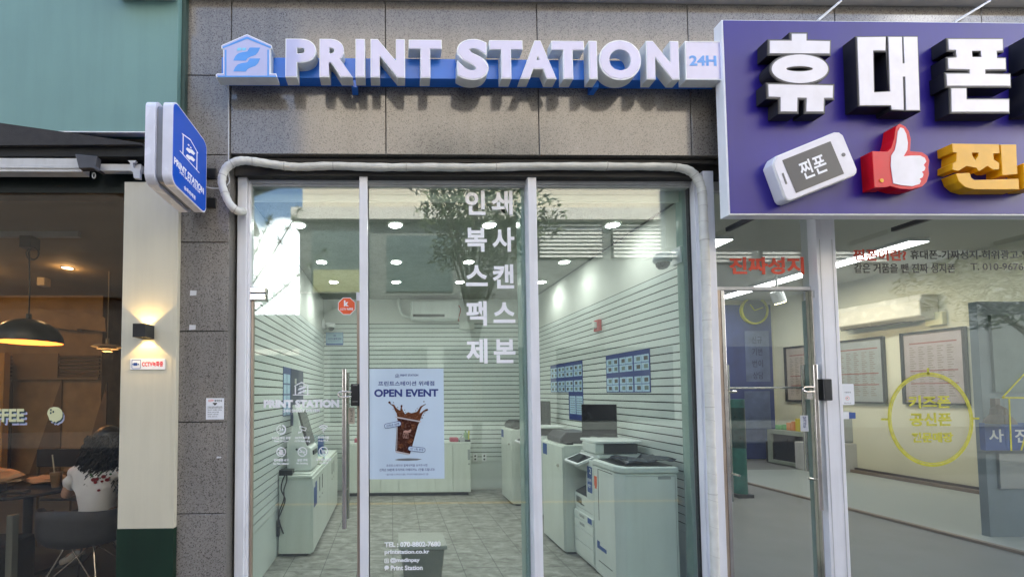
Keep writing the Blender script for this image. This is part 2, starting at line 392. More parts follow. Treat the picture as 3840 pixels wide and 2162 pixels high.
bk.box(P(640, 1200, YST)[0]-.01, xj-.004, YST+.032, .30, -.1, ztop-.002); bk.box(xj-.004, 9.2, YST+.032, .05, zhead+.03, ztop-.002)
obj('wall_backing', bk, M['joint'], bld)
# stone returns round the opening
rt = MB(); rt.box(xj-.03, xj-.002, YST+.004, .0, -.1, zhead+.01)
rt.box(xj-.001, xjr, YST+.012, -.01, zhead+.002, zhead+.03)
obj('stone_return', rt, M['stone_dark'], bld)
lp = MB()
lp.box(xj+.002, xjr+.1, YST+.03, YST+.055, zhead-.035, zhead-.012)
lp.box(xj+.002, xjr+.1, YST+.075, 0.0, zhead-.11, zhead+.001)
obj('header_channel', lp, M['joint'], bld)
bd = MB(); bd.box(P(560, 3, YST)[0], 12, YST-.07, .3, ztop+.004, ztop+.9)
for k in range(12): bd.box(-2+k*1.3, -2+k*1.3+1.29, YST-.075, YST-.069, ztop+.03, ztop+.88)
obj('cream_band', bd, M['band'], bld)
up = MB(); up.box(-14, 16, .0, 9, ztop+.92, 13.0); up.box(-14, -9.2, 0, 9, 0, ztop+.9); up.box(9.2, 16, 0, 9, 0, ztop+.9); up.box(-9.2, 9.2, 8.6, 9, 0, ztop+.9)
obj('upper_wall', up, M['band'], bld)
# party walls between the shops + rooms
XL, XR, YB, ZC = -1.07, 2.22, 3.365, 2.97
def slats(axis, pos, a0, a1, z0, z1, step, nrm):
    mb = MB(); n = int(round((z1-z0)/step)); s_ = (z1-z0)/n
    for i in range(n):
        lo, hi = z0+i*s_, z0+(i+1)*s_-.0105
        if axis == 'x':
            p, q = (pos, pos+nrm*.012) if nrm > 0 else (pos-.012, pos); mb.box(p, q, a0, a1, lo, hi)
        else: mb.box(a0, a1, pos-.012, pos, lo, hi)
    return mb
wl = MB(); wl.box(XL-.1, XL, .08, YB+.1, 0, ZC+.02); wl.box(XR, XR+.06, .04, YB+.1, 0, ZC+.02); wl.box(XL, XR, YB, YB+.1, 0, ZC+.02)
wl.box(XL-.1, XR+.06, .06, .09, zhead-.22, ztop)
obj('shop_wall', wl, M['plaster'], bld)
SL = mat('slat_panel', (.64, .69, .665), .4, 0, .03, 3); SG = mat('slat_groove', (.012, .016, .014), .8)
def slatset(nm, mb, gb): o = obj(nm, mb, SL, bld); obj('groove', gb, SG, o)
gb = MB(); gb.box(XL+.0, XL+.003, .09, YB-.013, .44, 2.42); slatset('slat_wall', slats('x', XL, .09, YB-.013, .44, 2.42, .066, 1), gb)
gb = MB(); gb.box(XR-.003, XR, .06, YB-.013, .44, 2.46); slatset('slat_wall', slats('x', XR, .06, YB-.013, .44, 2.46, .066, -1), gb)
gb = MB(); gb.box(XL+.013, XR-.013, YB-.003, YB, .44, 2.585); slatset('slat_wall', slats('y', YB, XL+.013, XR-.013, .44, 2.585, .0697, -1), gb)
bb = MB(); bb.box(XL+.001, XL+.006, .09, 3.3, .02, .43); bb.box(XR-.006, XR-.001, .07, 3.3, .02, .43); bb.box(XL+.01, XR-.01, YB-.006, YB-.001, .02, .43)
obj('plain_dado', bb, SL, bld)
cl = MB(); cl.box(XL-.1, XR+.1, .09, YB+.1, ZC, ZC+.05); obj('shop_ceiling', cl, M['ceil'], bld)
cj = MB(); cj.box(XR-.02, XR-.001, .09, YB, ZC-.006, ZC-.0015); obj('ceiling_shadow_gap', cj, M['dark'], bld)
# shop floor: marbled vinyl tiles
fm = bpy.data.materials.new('marbled_floor_tile'); fm.use_nodes = True; n = fm.node_tree; b = n.nodes['Principled BSDF']; K = n.links.new
t = n.nodes.new('ShaderNodeTexCoord'); br = n.nodes.new('ShaderNodeTexBrick'); br.offset = 0; br.inputs['Scale'].default_value = 1
br.inputs['Brick Width'].default_value = .30; br.inputs['Row Height'].default_value = .30; br.inputs['Mortar Size'].default_value = .003; br.inputs['Mortar'].default_value = (.07, .07, .065, 1)
no = n.nodes.new('ShaderNodeTexNoise'); no.inputs['Scale'].default_value = 7; no.inputs['Detail'].default_value = 9; no.inputs['Roughness'].default_value = .68; no.inputs['Distortion'].default_value = .6
mpg = n.nodes.new('ShaderNodeMapping'); mpg.inputs['Scale'].default_value = (1, 2.2, 1); K(t.outputs['Object'], mpg.inputs[0]); K(mpg.outputs[0], no.inputs['Vector'])
rp = ramp(n, [(.30, (.11, .105, .09)), (.47, (.23, .225, .20)), (.62, (.36, .355, .32)), (.75, (.46, .45, .42))])
K(no.outputs['Fac'], rp.inputs[0]); K(t.outputs['Object'], br.inputs['Vector']); K(rp.outputs[0], br.inputs['Color1']); K(rp.outputs[0], br.inputs['Color2']); K(br.outputs[0], b.inputs['Base Color'])
b.inputs['Roughness'].default_value = .42
fl = MB(); fl.box(XL-.05, XR+.05, .0, YB+.05, -.05, 0); struct('shop_floor', fl, fm)

# ================================================================= SHOPFRONT of the print shop
sf = thing('glass_shopfront', 'white framed glass shopfront of the print shop with two big fixed panes', 'shopfront', (0, 0, 0))
def fbox(mb, fn, x0, y0, x1, y1, ya, yb):
    X0, X1, Za, Zb = zr(fn, x0, y0, x1, y1, ya); mb.box(X0, X1, ya, yb, Za, Zb); return X0, X1, Za, Zb
I = lambda x, y: (x, y)
zt = P(1500, 640, -.03)[1]
def leanbar(xt, yt, xb, yb_, wt, wb, y0, y1, m, name, parent, bevel=.004):
    """upright bar between two photo heights, measured at its own depth"""
    a = P(xt, yt, y0); b = P(xb, yb_, y0); c = P(xt+wt, yt, y0); d = P(xb+wb, yb_, y0)
    X0 = (a[0]+b[0])/2; X1 = (c[0]+d[0])/2
    mb = MB(); mb.box(X0, X1, y0, y1, min(0.0, b[1]), a[1]); return obj(name, mb, m, parent, bevel=bevel), X0, X1
_, ja, jb = leanbar(890, 622, 878, 2162, 33, 38, -.06, .04, M['alu'], 'side_jamb', sf)
j2 = MB(); j2.box(jb+.001, jb+.018, -.035, .04, 0, P(900, 680, -.03)[1]); obj('inner_stop', j2, M['alu'], sf, bevel=.002)
tr = MB(); tr.box(jb+.001, P(2640, 640, -.05)[0], -.05, .05, P(1500, 668, -.05)[1], P(1500, 628, -.05)[1])
tr.box(jb+.002, P(2640, 640, -.05)[0], -.025, .045, P(1500, 690, -.02)[1], P(1500, 668, -.05)[1]-.001)
tr.box(jb+.002, P(2640, 640, -.05)[0], -.012, .045, P(1500, 697, -.02)[1], P(1500, 690, -.02)[1]-.001)
obj('head_rail', tr, M['alu2'], sf, bevel=.003)
_, m1a, m1b = leanbar(1347, 640, 1350, 2162, 30, 32, -.075, .03, M['alu'], 'mullion', sf)
_, m2a, m2b = leanbar(1986, 640, 1998, 2162, 28, 38, -.075, .03, M['alu'], 'mullion', sf)
_, ra, rb = leanbar(2603, 660, 2650, 2162, 24, 30, -.05, .03, M['alu'], 'side_jamb', sf)
_, rc, rd = leanbar(2652, 640, 2672, 2162, 46, 34, -.12, .03, M['alu'], 'corner_post', sf)
gk = MB(); gk.box(ra-.005, ra-.001, -.006, .03, 0, P(1500, 697, -.02)[1]); gk.box(m1b+.001, m1b+.006, -.01, .02, 0, zt-.1); gk.box(m2b+.001, m2b+.006, -.01, .02, 0, zt-.1)
obj('gasket', gk, M['gasket'], sf)
ge = MB(); ge.box(m2a-.032, m2a-.002, .012, .10, 0, P(1500, 697, 0)[1]); ge.box(ra-.034, ra-.006, .032, .10, 0, P(1500, 697, 0)[1]); obj('glass_edge', ge, G_EDGE, sf)
zgt = P(1500, 697, 0)[1]; zdoor = P(1150, 1096, 0)[1]
def pane(name, x0, x1, z0, z1, parent, m, y=.0): mb = MB(); mb.box(x0, x1, y, y+.010, z0, z1); return obj(name, mb, m, parent)
pane('glass_pane', m1b+.003, m2a-.001, .0, zgt, sf, G_SHOP); pane('glass_pane', m2b+.003, ra-.002, .0, zgt, sf, G_SHOP)
pane('glass_pane', jb+.02, m1a-.001, zdoor+.004, zgt, sf, G_SHOP)
# lettering on the middle pane
for ch, a in zip('인쇄복사스캔팩스제본', ((733,208,870,372),(912,208,1055,372),(733,460,880,622),(917,458,1067,622),(737,713,885,855),(920,707,1065,872),(740,957,880,1125),(925,965,1073,1105),(740,1212,885,1380),(928,1215,1075,1378))):
    text_px(ch, Z2, *a, -.002, M['vinyl'], sf, off=.030, name='window_letter')
for s_, a in (('TEL : 070-8802-7680', (180,1216,551,1250)), ('printstation.co.kr', (180,1268,477,1303)), ('@medinpay', (217,1322,413,1357)), ('Print Station', (220,1372,432,1404))): text_px(s_, Z6, *a, -.002, M['vinyl'], sf, off=.034, name='contact_lettering')
lt = MB(); cx, cz = P(*Z6(194, 1342), -.002); r_ = .0155
lt.prism([rrect(cx-r_, cx+r_, cz-r_, cz+r_, .006), rrect(cx-r_+.004, cx+r_-.004, cz-r_+.004, cz+r_-.004, .004)], -.0026, -.002)
lt.prism([ell(cx, cz, .0075, .0075, 16), ell(cx, cz, .004, .004, 12)], -.0026, -.002)
obj('camera_icon', lt, M['vinyl'], sf); lt = MB(); cx, cz = P(*Z6(194, 1388), -.002); lt.prism(ell(cx, cz+.002, .017, .014, 20), -.0026, -.002); lt.prism([(cx-.011, cz-.007), (cx-.003, cz-.012), (cx-.012, cz-.019)], -.00255, -.002)
obj('chat_icon', lt, M['vinyl'], sf)

# ---- door
dr = thing('glass_door', 'framed glass door of the print shop with white logo lettering and steel bar handle', 'door', (P(1140, 1400, 0)[0], 0, 0))
dl = jb+.022; dR = m1a-.004
d = MB(); d.box(dl, dl+.016, -.012, .022, .01, zdoor-.04); obj('door_stile', d, M['tan'], dr, bevel=.002)
d = MB(); d.box(dR-.020, dR, -.016, .022, .01, zdoor-.02); obj('door_stile', d, M['tan'], dr, bevel=.002)
mb = MB(); mb.box(dl+.017, dR-.021, 0, .010, .01, zdoor-.004); obj('door_glass', mb, G_SHOP, dr)
h = MB(); a = rect(928, 1074, 996, 1098, -.03); h.box(a[0], a[1], -.03, .03, a[2]+.002, a[3]); h.box(a[0]+.006, a[1], -.03, .03, a[2]-.052, a[2]-.002)
obj('patch_hinge', h, M['steel'], dr, bevel=.006)
h = MB(); a = rect(1336, 1096, 1350, 1126, -.022); h.box(a[0], a[1], -.022, -.0165, a[2], a[3]); obj('pivot_cover', h, M['alu'], dr)
h = MB(); x, z0_ = P(1291, 1383, -.07); z1_ = P(1291, 1980, -.07)[1]
h.tube([(x, -.07, z0_), (x, -.07, z1_)], .0165, 16); h.tube([(x+.006, .065, z0_-.02), (x+.006, .065, z1_+.03)], .0165, 16)
for zz in (z0_-.25, z1_+.25): h.tube([(x, -.07, zz), (x+.006, .065, zz)], .009, 10)
obj('bar_handle', h, M['steel'], dr, smooth=True)
h = MB(); x0, zc = P(1268, 1478, -.10); x1 = P(1318, 1478, -.10)[0]
h.tube(smooth_path([(x1, -.10, zc+.016), (x0+.02, -.10, zc+.018), (x0, -.10, zc), (x0+.02, -.10, zc-.018), (x1, -.10, zc-.016)], 6), .006, 10); obj('lock_shackle', h, M['steel'], dr, smooth=True)
h = MB(); a = rect(1315, 1438, 1348, 1521, -.06); h.box(a[0], a[1], -.06, -.018, a[2], a[3]); lk = obj('door_lock', h, M['black'], dr, bevel=.004)
h = MB(); h.box(a[0]+.015, a[1]-.015, -.0615, -.0602, a[3]-.012, a[3]-.009); h.box(a[0]+.012, a[1]-.012, -.0615, -.0602, a[2]+.03, a[2]+.032); obj('lock_marking', h, M['alu2'], lk)
h = MB(); a = rect(1306, 1527, 1330, 1588, -.004); h.prism(rrect(a[0], a[1], a[2], a[3], .005), -.004, -.001); pl = obj('pull_label', h, mat('label_cream', (.62, .56, .46), .5), dr)
h = MB()
for i, c_ in enumerate('당기세요'): text_px(c_, Z4, 1000, 808+24*i, 1020, 828+24*i, -.0045, None, off=.01, mb=h)
text_px('PULL', Z4, 994, 905, 1026, 918, -.0045, None, off=.01, mb=h); obj('label_writing', h, M['vblack'], pl)
def logo(mb, fn, x0, y0, x1, y1, Y, dep=.0006, wave=None, lw=.05):
    """house outline with the two wave bands, inside the photo box x0..x1, y0..y1"""
    X0, X1, Za, Zb = zr(fn, x0, y0, x1, y1, Y); W, Hh = X1-X0, Zb-Za
    q = lambda pts: [(X0+u*W, Za+v*Hh) for u, v in pts]
    l = lw
    mb.prism(q([(.0, 0), (1, 0), (1, l), (0, l)]), Y-dep, Y)
    mb.prism(q([(.12, l), (.12+l, l), (.12+l, .66), (.12, .66)]), Y-dep, Y)
    mb.prism(q([(.88-l, l), (.88, l), (.88, .66), (.88-l, .66)]), Y-dep, Y)
    mb.prism(q([(.08, .70), (.5, 1), (.92, .70), (.90, .65), (.5, 1-l*1.4), (.10, .65)]), Y-dep, Y)
    wv = wave or mb
    for dz in (0, -.27):
        wv.prism(q([(.28, .38+dz), (.34, .50+dz), (.44, .56+dz), (.56, .60+dz), (.60, .66+dz), (.76, .66+dz), (.70, .54+dz), (.58, .47+dz), (.50, .44+dz), (.45, .38+dz)]), Y-dep, Y)
    wv.prism(q([(.36, .64), (.40, .69), (.46, .69), (.43, .64)]), Y-dep, Y); wv.prism(q([(.46, .64), (.49, .69), (.55, .69), (.52, .64)]), Y-dep, Y)
lt = MB(); logo(lt, DD, 555, 122, 820, 325, -.002, lw=.06)
text_px('PRINT STATION', DD, 115, 392, 1255, 515, -.002, None, off=.062, mb=lt)
text_px('24H SMART SYSTEM', DD, 412, 535, 962, 582, -.002, None, off=.04, mb=lt)
for s_, a, of in (('24시간 무인 운영', (242,950,518,990), .02), ('Open 24 Hours', (273,1003,487,1036), .005), ('CCTV 녹화중', (587,945,812,985), .02), ('CCTV Recording', (583,1003,816,1036), .005),
    ('와이파이존', (930,942,1103,982), .02), ('Free Wi-Fi', (945,995,1090,1024), .005), ('반려동물 금지', (270,1283,490,1322), .02), ('No Pets Allowed', (262,1340,494,1372), .005),
    ('금연 구역', (622,1283,775,1322), .02), ('No Smoking', (612,1338,782,1372), .005), ('외부 음식 금지', (903,1275,1130,1315), .02), ('No Food', (958,1330,1078,1360), .005)):
    text_px(s_, DD, *a, -.002, None, off=of*1.2+.016, mb=lt)
def dpt(x, y): return P(*DD(x, y), -.002)
k_ = P(*DD(100, 0), 0)[0]-P(*DD(0, 0), 0)[0]; k_ /= 100
def ring(cx, cy, R, wd, a0=0, a1=360, n=28):
    c = dpt(cx, cy); R *= k_; wd *= k_
    o_ = [(c[0]+R*math.cos(math.radians(a0+(a1-a0)*i/n)), c[1]+R*math.sin(math.radians(a0+(a1-a0)*i/n))) for i in range(n+1)]
    i_ = [(c[0]+(R-wd)*math.cos(math.radians(a0+(a1-a0)*i/n)), c[1]+(R-wd)*math.sin(math.radians(a0+(a1-a0)*i/n))) for i in range(n+1)]
    for i in range(n): lt.prism([o_[i], o_[i+1], i_[i+1], i_[i]], -.0026, -.002)
def dl_(pts): lt.prism([dpt(*p) for p in pts], -.00265, -.002)
def seg_(x0, y0, x1, y1, wd):
    v = Vector((x1-x0, y1-y0)).normalized()*wd/2; dl_([(x0-v.y, y0+v.x), (x1-v.y, y1+v.x), (x1+v.y, y1-v.x), (x0+v.y, y0-v.x)])
for cx, cy in ((380, 1180), (700, 1178), (1018, 1172)): ring(cx, cy, 72, 13)
for cx, cy in ((380, 1180), (700, 1178), (1018, 1172)): seg_(cx-45, cy-45, cx+45, cy+45, 11)
ring(380, 842, 75, 20, -95, 80, 14)
for a in range(100, 270, 22): ring(380, 842, 74, 18, a, a+11, 2)
text_px('24', DD, 345, 820, 412, 862, -.002, None, off=.03, mb=lt)
for R_, w_ in ((105, 17), (72, 16), (42, 15)): ring(1018, 878, R_, w_, 48, 132, 10)
ring(1018, 878, 11, 11, 0, 360, 10)
for q in ((660,790,760,820,9),(760,820,745,862,9),(745,862,668,835,9),(668,835,660,790,9),(690,850,680,885,12),(680,885,645,885,10),(645,870,645,905,10)): seg_(*q)
dl_([(345,1215),(340,1180),(362,1160),(360,1140),(378,1150),(398,1140),(402,1165),(415,1185),(408,1220),(372,1228)])
seg_(655,1180,745,1180,16); dl_([(990,1150),(1012,1160),(1020,1150),(1045,1165),(1052,1205),(1010,1215),(992,1180)])
obj('door_lettering', lt, M['vinyl'], dr)
h = MB(); c = P(1300, 1147, -.003); R_ = .068
h.prism([(c[0]+R_*math.cos(math.radians(22.5+45*i)), c[1]+R_*math.sin(math.radians(22.5+45*i))) for i in range(8)], -.003, -.0012); s1 = obj('security_sticker', h, M['vinyl'], dr)
h = MB(); h.prism([(c[0]+.063*math.cos(math.radians(22.5+45*i)), c[1]+.063*math.sin(math.radians(22.5+45*i))) for i in range(8)], -.0036, -.0031); obj('orange_face', h, M['orange'], s1)
h = MB(); text_px('k', Z1, 1005, 1276, 1048, 1328, -.0038, None, off=.05, mb=h); text_px('CCTV 녹화중', Z1, 972, 1341, 1086, 1364, -.0038, None, off=.03, mb=h); obj('sticker_writing', h, M['vinyl'], s1)

# ---- insulated pipe
pts = []
for (x, y) in ((912, 792), (890, 790), (862, 765), (842, 722), (832, 680), (842, 640), (866, 616), (905, 603), (960, 607), (1040, 619), (1120, 626), (1250, 622), (1400, 627), (1600, 627), (1800, 628), (2050, 623), (2300, 624), (2480, 625), (2560, 632), (2600, 652), (2625, 690), (2634, 740), (2639, 850), (2646, 1000), (2651, 1200), (2657, 1400), (2664, 1600), (2671, 1800), (2678, 2000), (2684, 2200)):
    yy = -.20 if x < 900 else -.11-.09*max(0, 1-(x-900)/150)
    if y > 780 and x > 885 and x < 930: yy = -.19 if x < 900 else -.075
    X, Zz = P(x, y, yy); pts.append((X, yy, Zz))
sp = smooth_path(pts, 8); Rr = [.0265*(1+.045*math.sin(i*1.7)+.03*math.sin(i*.61)) for i in range(len(sp))]
tp = MB().tube(sp, Rr, 14); nface = len(tp.f)
for i in range(10, len(sp)-2, 13):
    dct = (sp[i+1]-sp[i-1]).normalized(); tp.tube([sp[i]-dct*.003, sp[i]+dct*.003], Rr[i]+.0016, 14)
for i in range(len(sp)*2//3, len(sp)-2, 4):
    dct = (sp[i+1]-sp[i-1]).normalized()+Vector((.25*(-1)**i, 0, 0)); dct.normalize(); tp.tube([sp[i]-dct*.0015, sp[i]+dct*.0015], Rr[i]+.001, 14)
pipe = tag(obj('insulated_pipe', tp, M['foam'], None, smooth=True), 'white tape-wrapped insulated pipe running over the print shop window and down its right side', 'pipe')
pipe.data.materials.append(mat('tape_seam_grey', (.52, .50, .46), .6))
for k, p in enumerate(pipe.data.polygons): p.material_index = 1 if k >= nface else 0
# thin cable
c1 = [P(857, y, YST-.012) for y in (300, 420, 560, 650)]
pts = [(a[0], YST-.012, a[1]) for a in c1] + [(P(860, 680, -.2)[0], -.2, P(860, 680, -.2)[1]), (P(840, 702, -.2)[0], -.2, P(840, 702, -.2)[1]), (P(800, 706, -.2)[0], -.2, P(800, 706, -.2)[1]), (P(770, 700, -.25)[0], -.25, P(770, 700, -.25)[1])]
tag(obj('cable', MB().tube(smooth_path(pts, 6), .0035, 8), M['alu2'], None, smooth=True), 'thin pale cable hanging down the granite from the big sign to the blade sign', 'cable')

# ================================================================= PRINT STATION channel sign
sg = thing('channel_letter_sign', 'long blue bar sign with raised white letters PRINT STATION and a house logo', 'sign', (P(1700, 250, -.24)[0], YST, P(1700, 250, -.24)[1]))
YB_, YF = -.24, -.308
X0 = P(831, 260, YB_)[0]; X1 = P(2700, 260, YB_)[0]
b_ = MB(); b_.box(X0, X1, YB_, YST-.002, P(1700, 296, YB_)[1], P(1700, 222, YB_)[1]); obj('back_bar', b_, M['blue'], sg, bevel=.002)
for px in (1330, 2230):
    b_ = MB(); a = P(px, 318, -.22); b_.box(a[0]-.02, a[0]+.02, -.235, YST-.002, a[1]-.03, a[1]+.02); obj('bar_bracket', b_, M['blue'], sg)
def channel(s_, bx):
    X0, X1, Za, Zb = rect(*bx, YF); e = .006
    b_ = MB(); put_text(b_, s_, FY(YF), X0, X1, Za, Zb, .052, YB_-YF-.001); L_ = obj('letter', b_, M['letter_side'], sg)
    L_['label'] = 'raised letter ' + s_
    b_ = MB(); put_text(b_, s_, FY(YF-.0035), X0, X1, Za, Zb, .052, .003); obj('rim', b_, M['rim'], L_)
    b_ = MB(); put_text(b_, s_, FY(YF-.0055), X0+e, X1-e, Za+e, Zb-e, .040, .0015); obj('face', b_, M['acrylic'], L_)
for s_, fn, a in (('P', H4, (680,158,950,495)), ('R', H4, (978,160,1270,495)), ('I', H4, (1293,160,1377,496)), ('N', H4, (1425,162,1728,498)), ('T', H4, (1760,167,2050,502)),
    ('S', H5, (30,160,308,518)), ('T', H5, (315,172,608,508)), ('A', H5, (583,174,900,510)), ('T', H5, (860,177,1146,512)), ('I', H5, (1187,177,1260,513)), ('O', H5, (1275,170,1645,520)), ('N', H5, (1690,178,1976,515))):
    p0 = fn(a[0], a[1]); p1 = fn(a[2], a[3]); channel(s_, (p0[0], p0[1], p1[0], p1[1]))
# 24H box
X0, X1, Za, Zb = zr(H5, 2032, 180, 2352, 517, YF)
b_ = MB(); b_.box(X0, X1, YF, YB_-.001, Za, Zb); bx = obj('number_box', b_, M['letter_side'], sg, bevel=.002)
b_ = MB(); b_.prism([[(X0, Za), (X1, Za), (X1, Zb), (X0, Zb)], [(X0+.006, Za+.006), (X0+.006, Zb-.006), (X1-.006, Zb-.006), (X1-.006, Za+.006)]], YF-.004, YF-.0005); obj('rim', b_, M['rim'], bx)
b_ = MB(); b_.box(X0+.007, X1-.007, YF-.003, YF-.0006, Za+.007, Zb-.007); obj('face', b_, M['acrylic'], bx)
text_px('24H', H5, 2070, 300, 2308, 390, YF-.0042, M['skyblue'], bx, off=.035, name='number')
# house logo
hp = zp(H4, [(343,118),(560,215),(565,240),(548,250),(548,462),(600,462),(605,495),(72,495),(70,470),(85,462),(135,462),(135,250),(118,240),(120,215)], YF)
b_ = MB(); b_.prism(hp, YF, YB_-.001); hs = obj('house_logo', b_, M['letter_side'], sg, bevel=.002)
b_ = MB(); b_.prism(hp, YF-.0035, YF-.0005); obj('rim', b_, M['rim'], hs)
b_ = MB(); b_.prism(offset_poly(hp, -.0055), YF-.005, YF-.0036); obj('face', b_, M['acrylic'], hs)
b_ = MB(); y_ = YF-.0052
for q in ([(343,135),(555,225),(548,238),(343,155),(132,238),(128,225)], [(85,478),(598,478),(598,490),(85,490)], [(148,250),(162,250),(162,477),(148,477)], [(520,250),(534,250),(534,477),(520,477)]):
    b_.prism(zp(H4, q, y_), y_-.0008, y_)
for dy in (0, 95): b_.prism(zp(H4, [(222,345+dy),(238,310+dy),(262,285+dy),(300,272+dy),(345,266+dy),(366,232+dy),(458,232+dy),(440,272+dy),(415,298+dy),(372,312+dy),(345,326+dy),(332,347+dy)], y_), y_-.0008, y_)
obj('logo_pattern', b_, M['skyblue'], hs)
b_ = MB(); b_.prism(zp(H4, [(252,258),(262,234),(298,234),(288,258)], y_), y_-.0008, y_); b_.prism(zp(H4, [(296,258),(304,234),(336,234),(328,258)], y_), y_-.0008, y_); obj('logo_squares', b_, M['cyan'], hs)

# ================================================================= BLADE SIGN
XB = -1.232
ya0, _z = onX(645, 520, XB); yi0, _z = onX(772, 660, XB)
zt_o = onX(648, 365, XB)[1]; zb_i = onX(765, 800, XB)[1]
bs = thing('blade_sign', 'blue double-sided blade sign with white frame, sticking out from the granite wall', 'sign', ((XB), -.4, (zt_o+zb_i)/2))
ya0 = -.662; yi0 = -.245
fr = (Vector((XB, 0, 0)), Vector((0, -1, 0)), Vector((0, 0, 1)), Vector((1, 0, 0)))   # seen from the right, u = -Y
fr = (Vector((XB, 0, 0)), Vector((0, 1, 0)), Vector((0, 0, 1)), Vector((1, 0, 0)))
for k, xo in enumerate((0, -.098)):
    f2 = (Vector((XB+xo, 0, 0)), fr[1], fr[2], fr[3])
    b_ = MB(); b_.prism(rrect(ya0, yi0, zb_i, zt_o, .055, 8), 0, .055, f2); lb = obj('light_box', b_, mat('blade_frame_white', (.74, .75, .86), .25, coat=.4), bs, smooth=True, bevel=.006)
    f3 = f2 if k == 0 else (Vector((XB-.153, 0, 0)), Vector((0, 1, 0)), fr[2], Vector((-1, 0, 0)))
    b_ = MB(); b_.prism(rrect(ya0+.007, yi0-.009, zb_i+.009, zt_o-.009, .048, 8), -.002, 0.0005, f3); fc = obj('blue_face', b_, M['blade'], lb)
b_ = MB(); b_.prism(rrect(ya0+.02, yi0-.02, zb_i+.02, zt_o-.02, .035, 6), .0555, .0975, fr); obj('core_band', b_, mat('core_band_grey', (.22, .23, .26), .3, .3), bs, smooth=True)
lt = MB(); fs_ = (Vector((XB+.0025, 0, 0)),) + fr[1:]
def bl(x, y): return onX(*L1(x, y), XB+.003)
def bl_text(s_, x0, x1, zc_, hgt, off):
    u0 = bl(x0[0], x0[1])[0]; u1 = bl(x1[0], x1[1])[0]; put_text(lt, s_, fs_, u0, u1, zc_-hgt/2, zc_+hgt/2, off, .0006)
za = bl(1122, 1015)[1]; bl_text('PRINT STATION', (1128, 1021), (1320, 1220), za-.012, .042, .035)
zb2 = bl(1165, 1110)[1]; bl_text('24H SMART SYSTEM', (1163, 1110), (1296, 1240), zb2, .017, .01)
zc2 = bl(1197, 1215)[1]; bl_text('송파위례점', (1192, 1210), (1265, 1275), zc2, .026, .02)
obj('sign_lettering', lt, M['vinyl'], bs); lt = MB(); u0 = bl(1165, 990)[0]; u1 = bl(1290, 1125)[0]; z0_ = bl(1175, 990)[1]; z1_ = bl(1180, 842)[1]
W_, H_ = u1-u0, z1_-z0_
def q_(pts): return [(u0+a*W_, z0_+b_2*H_) for a, b_2 in pts]
for q in ([(0,0),(1,0),(1,.035),(0,.035)], [(.12,.03),(.16,.03),(.16,.84),(.12,.84)], [(.84,.03),(.88,.03),(.88,.84),(.84,.84)], [(.08,.86),(.5,1.05),(.92,.86),(.91,.82),(.5,1.0),(.09,.82)]): lt.prism(q_(q), -.0006, 0, fs_)
for dz in (0, -.3): lt.prism(q_([(.28,.38+dz),(.34,.52+dz),(.5,.60+dz),(.60,.68+dz),(.76,.68+dz),(.68,.52+dz),(.52,.46+dz),(.45,.38+dz)]), -.0006, 0, fs_)
for a_ in (.36, .47): lt.prism(q_([(a_,.66),(a_+.04,.73),(a_+.10,.73),(a_+.07,.66)]), -.0006, 0, fs_)
obj('house_emblem', lt, M['vinyl'], bs)
for py in (660, 770):
    b_ = MB(); z_ = onX(775, py, XB-.05)[1]; b_.box(XB-.09, XB-.06, yi0+.002, YST-.002, z_-.012, z_+.012); b_.box(XB-.11, XB+.03, YST-.012, YST-.001, z_-.035, z_+.035)
    obj('wall_bracket', b_, M['black'], bs, bevel=.002)

# small things stuck on the granite pilaster
for x0, y0, x1, y1, lb_ in ((712,1088,737,1108,'small square of white tape on granite, highest of the tape scraps'), (709,1217,734,1236,'small square of grey-white tape on granite below the top one'), (812,1710,830,1717,'thin white tape scrap low on the granite below the notice')):
    a = rect(x0, y0, x1, y1, YST-.0015); b_ = MB(); b_.prism([(a[0], a[2]), (a[1]-.002, a[2]+.003), (a[1], a[3]-.002), (a[0]+.002, a[3])], YST-.0015, YST-.0002)
    tag(obj('tape_scrap', b_, mat('tape_white', (.6, .6, .6), .6), None), lb_, 'tape', 'scraps of tape on the granite pilaster')
a = zr(L3, 1470, 174, 1598, 326, YST-.002)
nt_ = thing('cctv_notice', 'small white paper CCTV notice taped to the granite pilaster', 'notice', (a[0], YST, a[2]))
b_ = MB(); b_.box(a[0], a[1], YST-.002, YST-.0003, a[2], a[3]); obj('sheet', b_, M['paper'], nt_)
text_px('CCTV', L3, 1487, 184, 1524, 200, YST-.0025, M['vred'], nt_, .02, name='heading')
b_ = MB(); text_px('설치안내', L3, 1529, 184, 1584, 201, YST-.0025, None, off=.02, mb=b_)
c = P(*L3(1534, 216), YST-.0025); b_.box(c[0]-.014, c[0]+.014, YST-.0031, YST-.0022, c[1], c[1]+.008); b_.prism([(c[0]-.009, c[1]), (c[0]+.009, c[1]), (c[0]+.004, c[1]-.008), (c[0]-.004, c[1]-.008)], YST-.0031, YST-.0022)
for i, (s_, xe) in enumerate((('본 매장은 도난방지 및 시설안전을 위하여', 1585), ('CCTV를 설치 운영하고 있습니다', 1587), ('설치목적 : 범죄예방 시설안전', 1582), ('촬영시간 : 24시간 연속촬영', 1562), ('촬영범위 : 매장 내부', 1558), ('관리책임 : 매장 관리자', 1550))):
    yy = (232, 240, 254, 270, 286, 302)[i]; text_px(s_, L3, 1481, yy, xe, yy+8, YST-.0025, None, off=0, mb=b_)
obj('notice_writing', b_, M['vblack'], nt_)
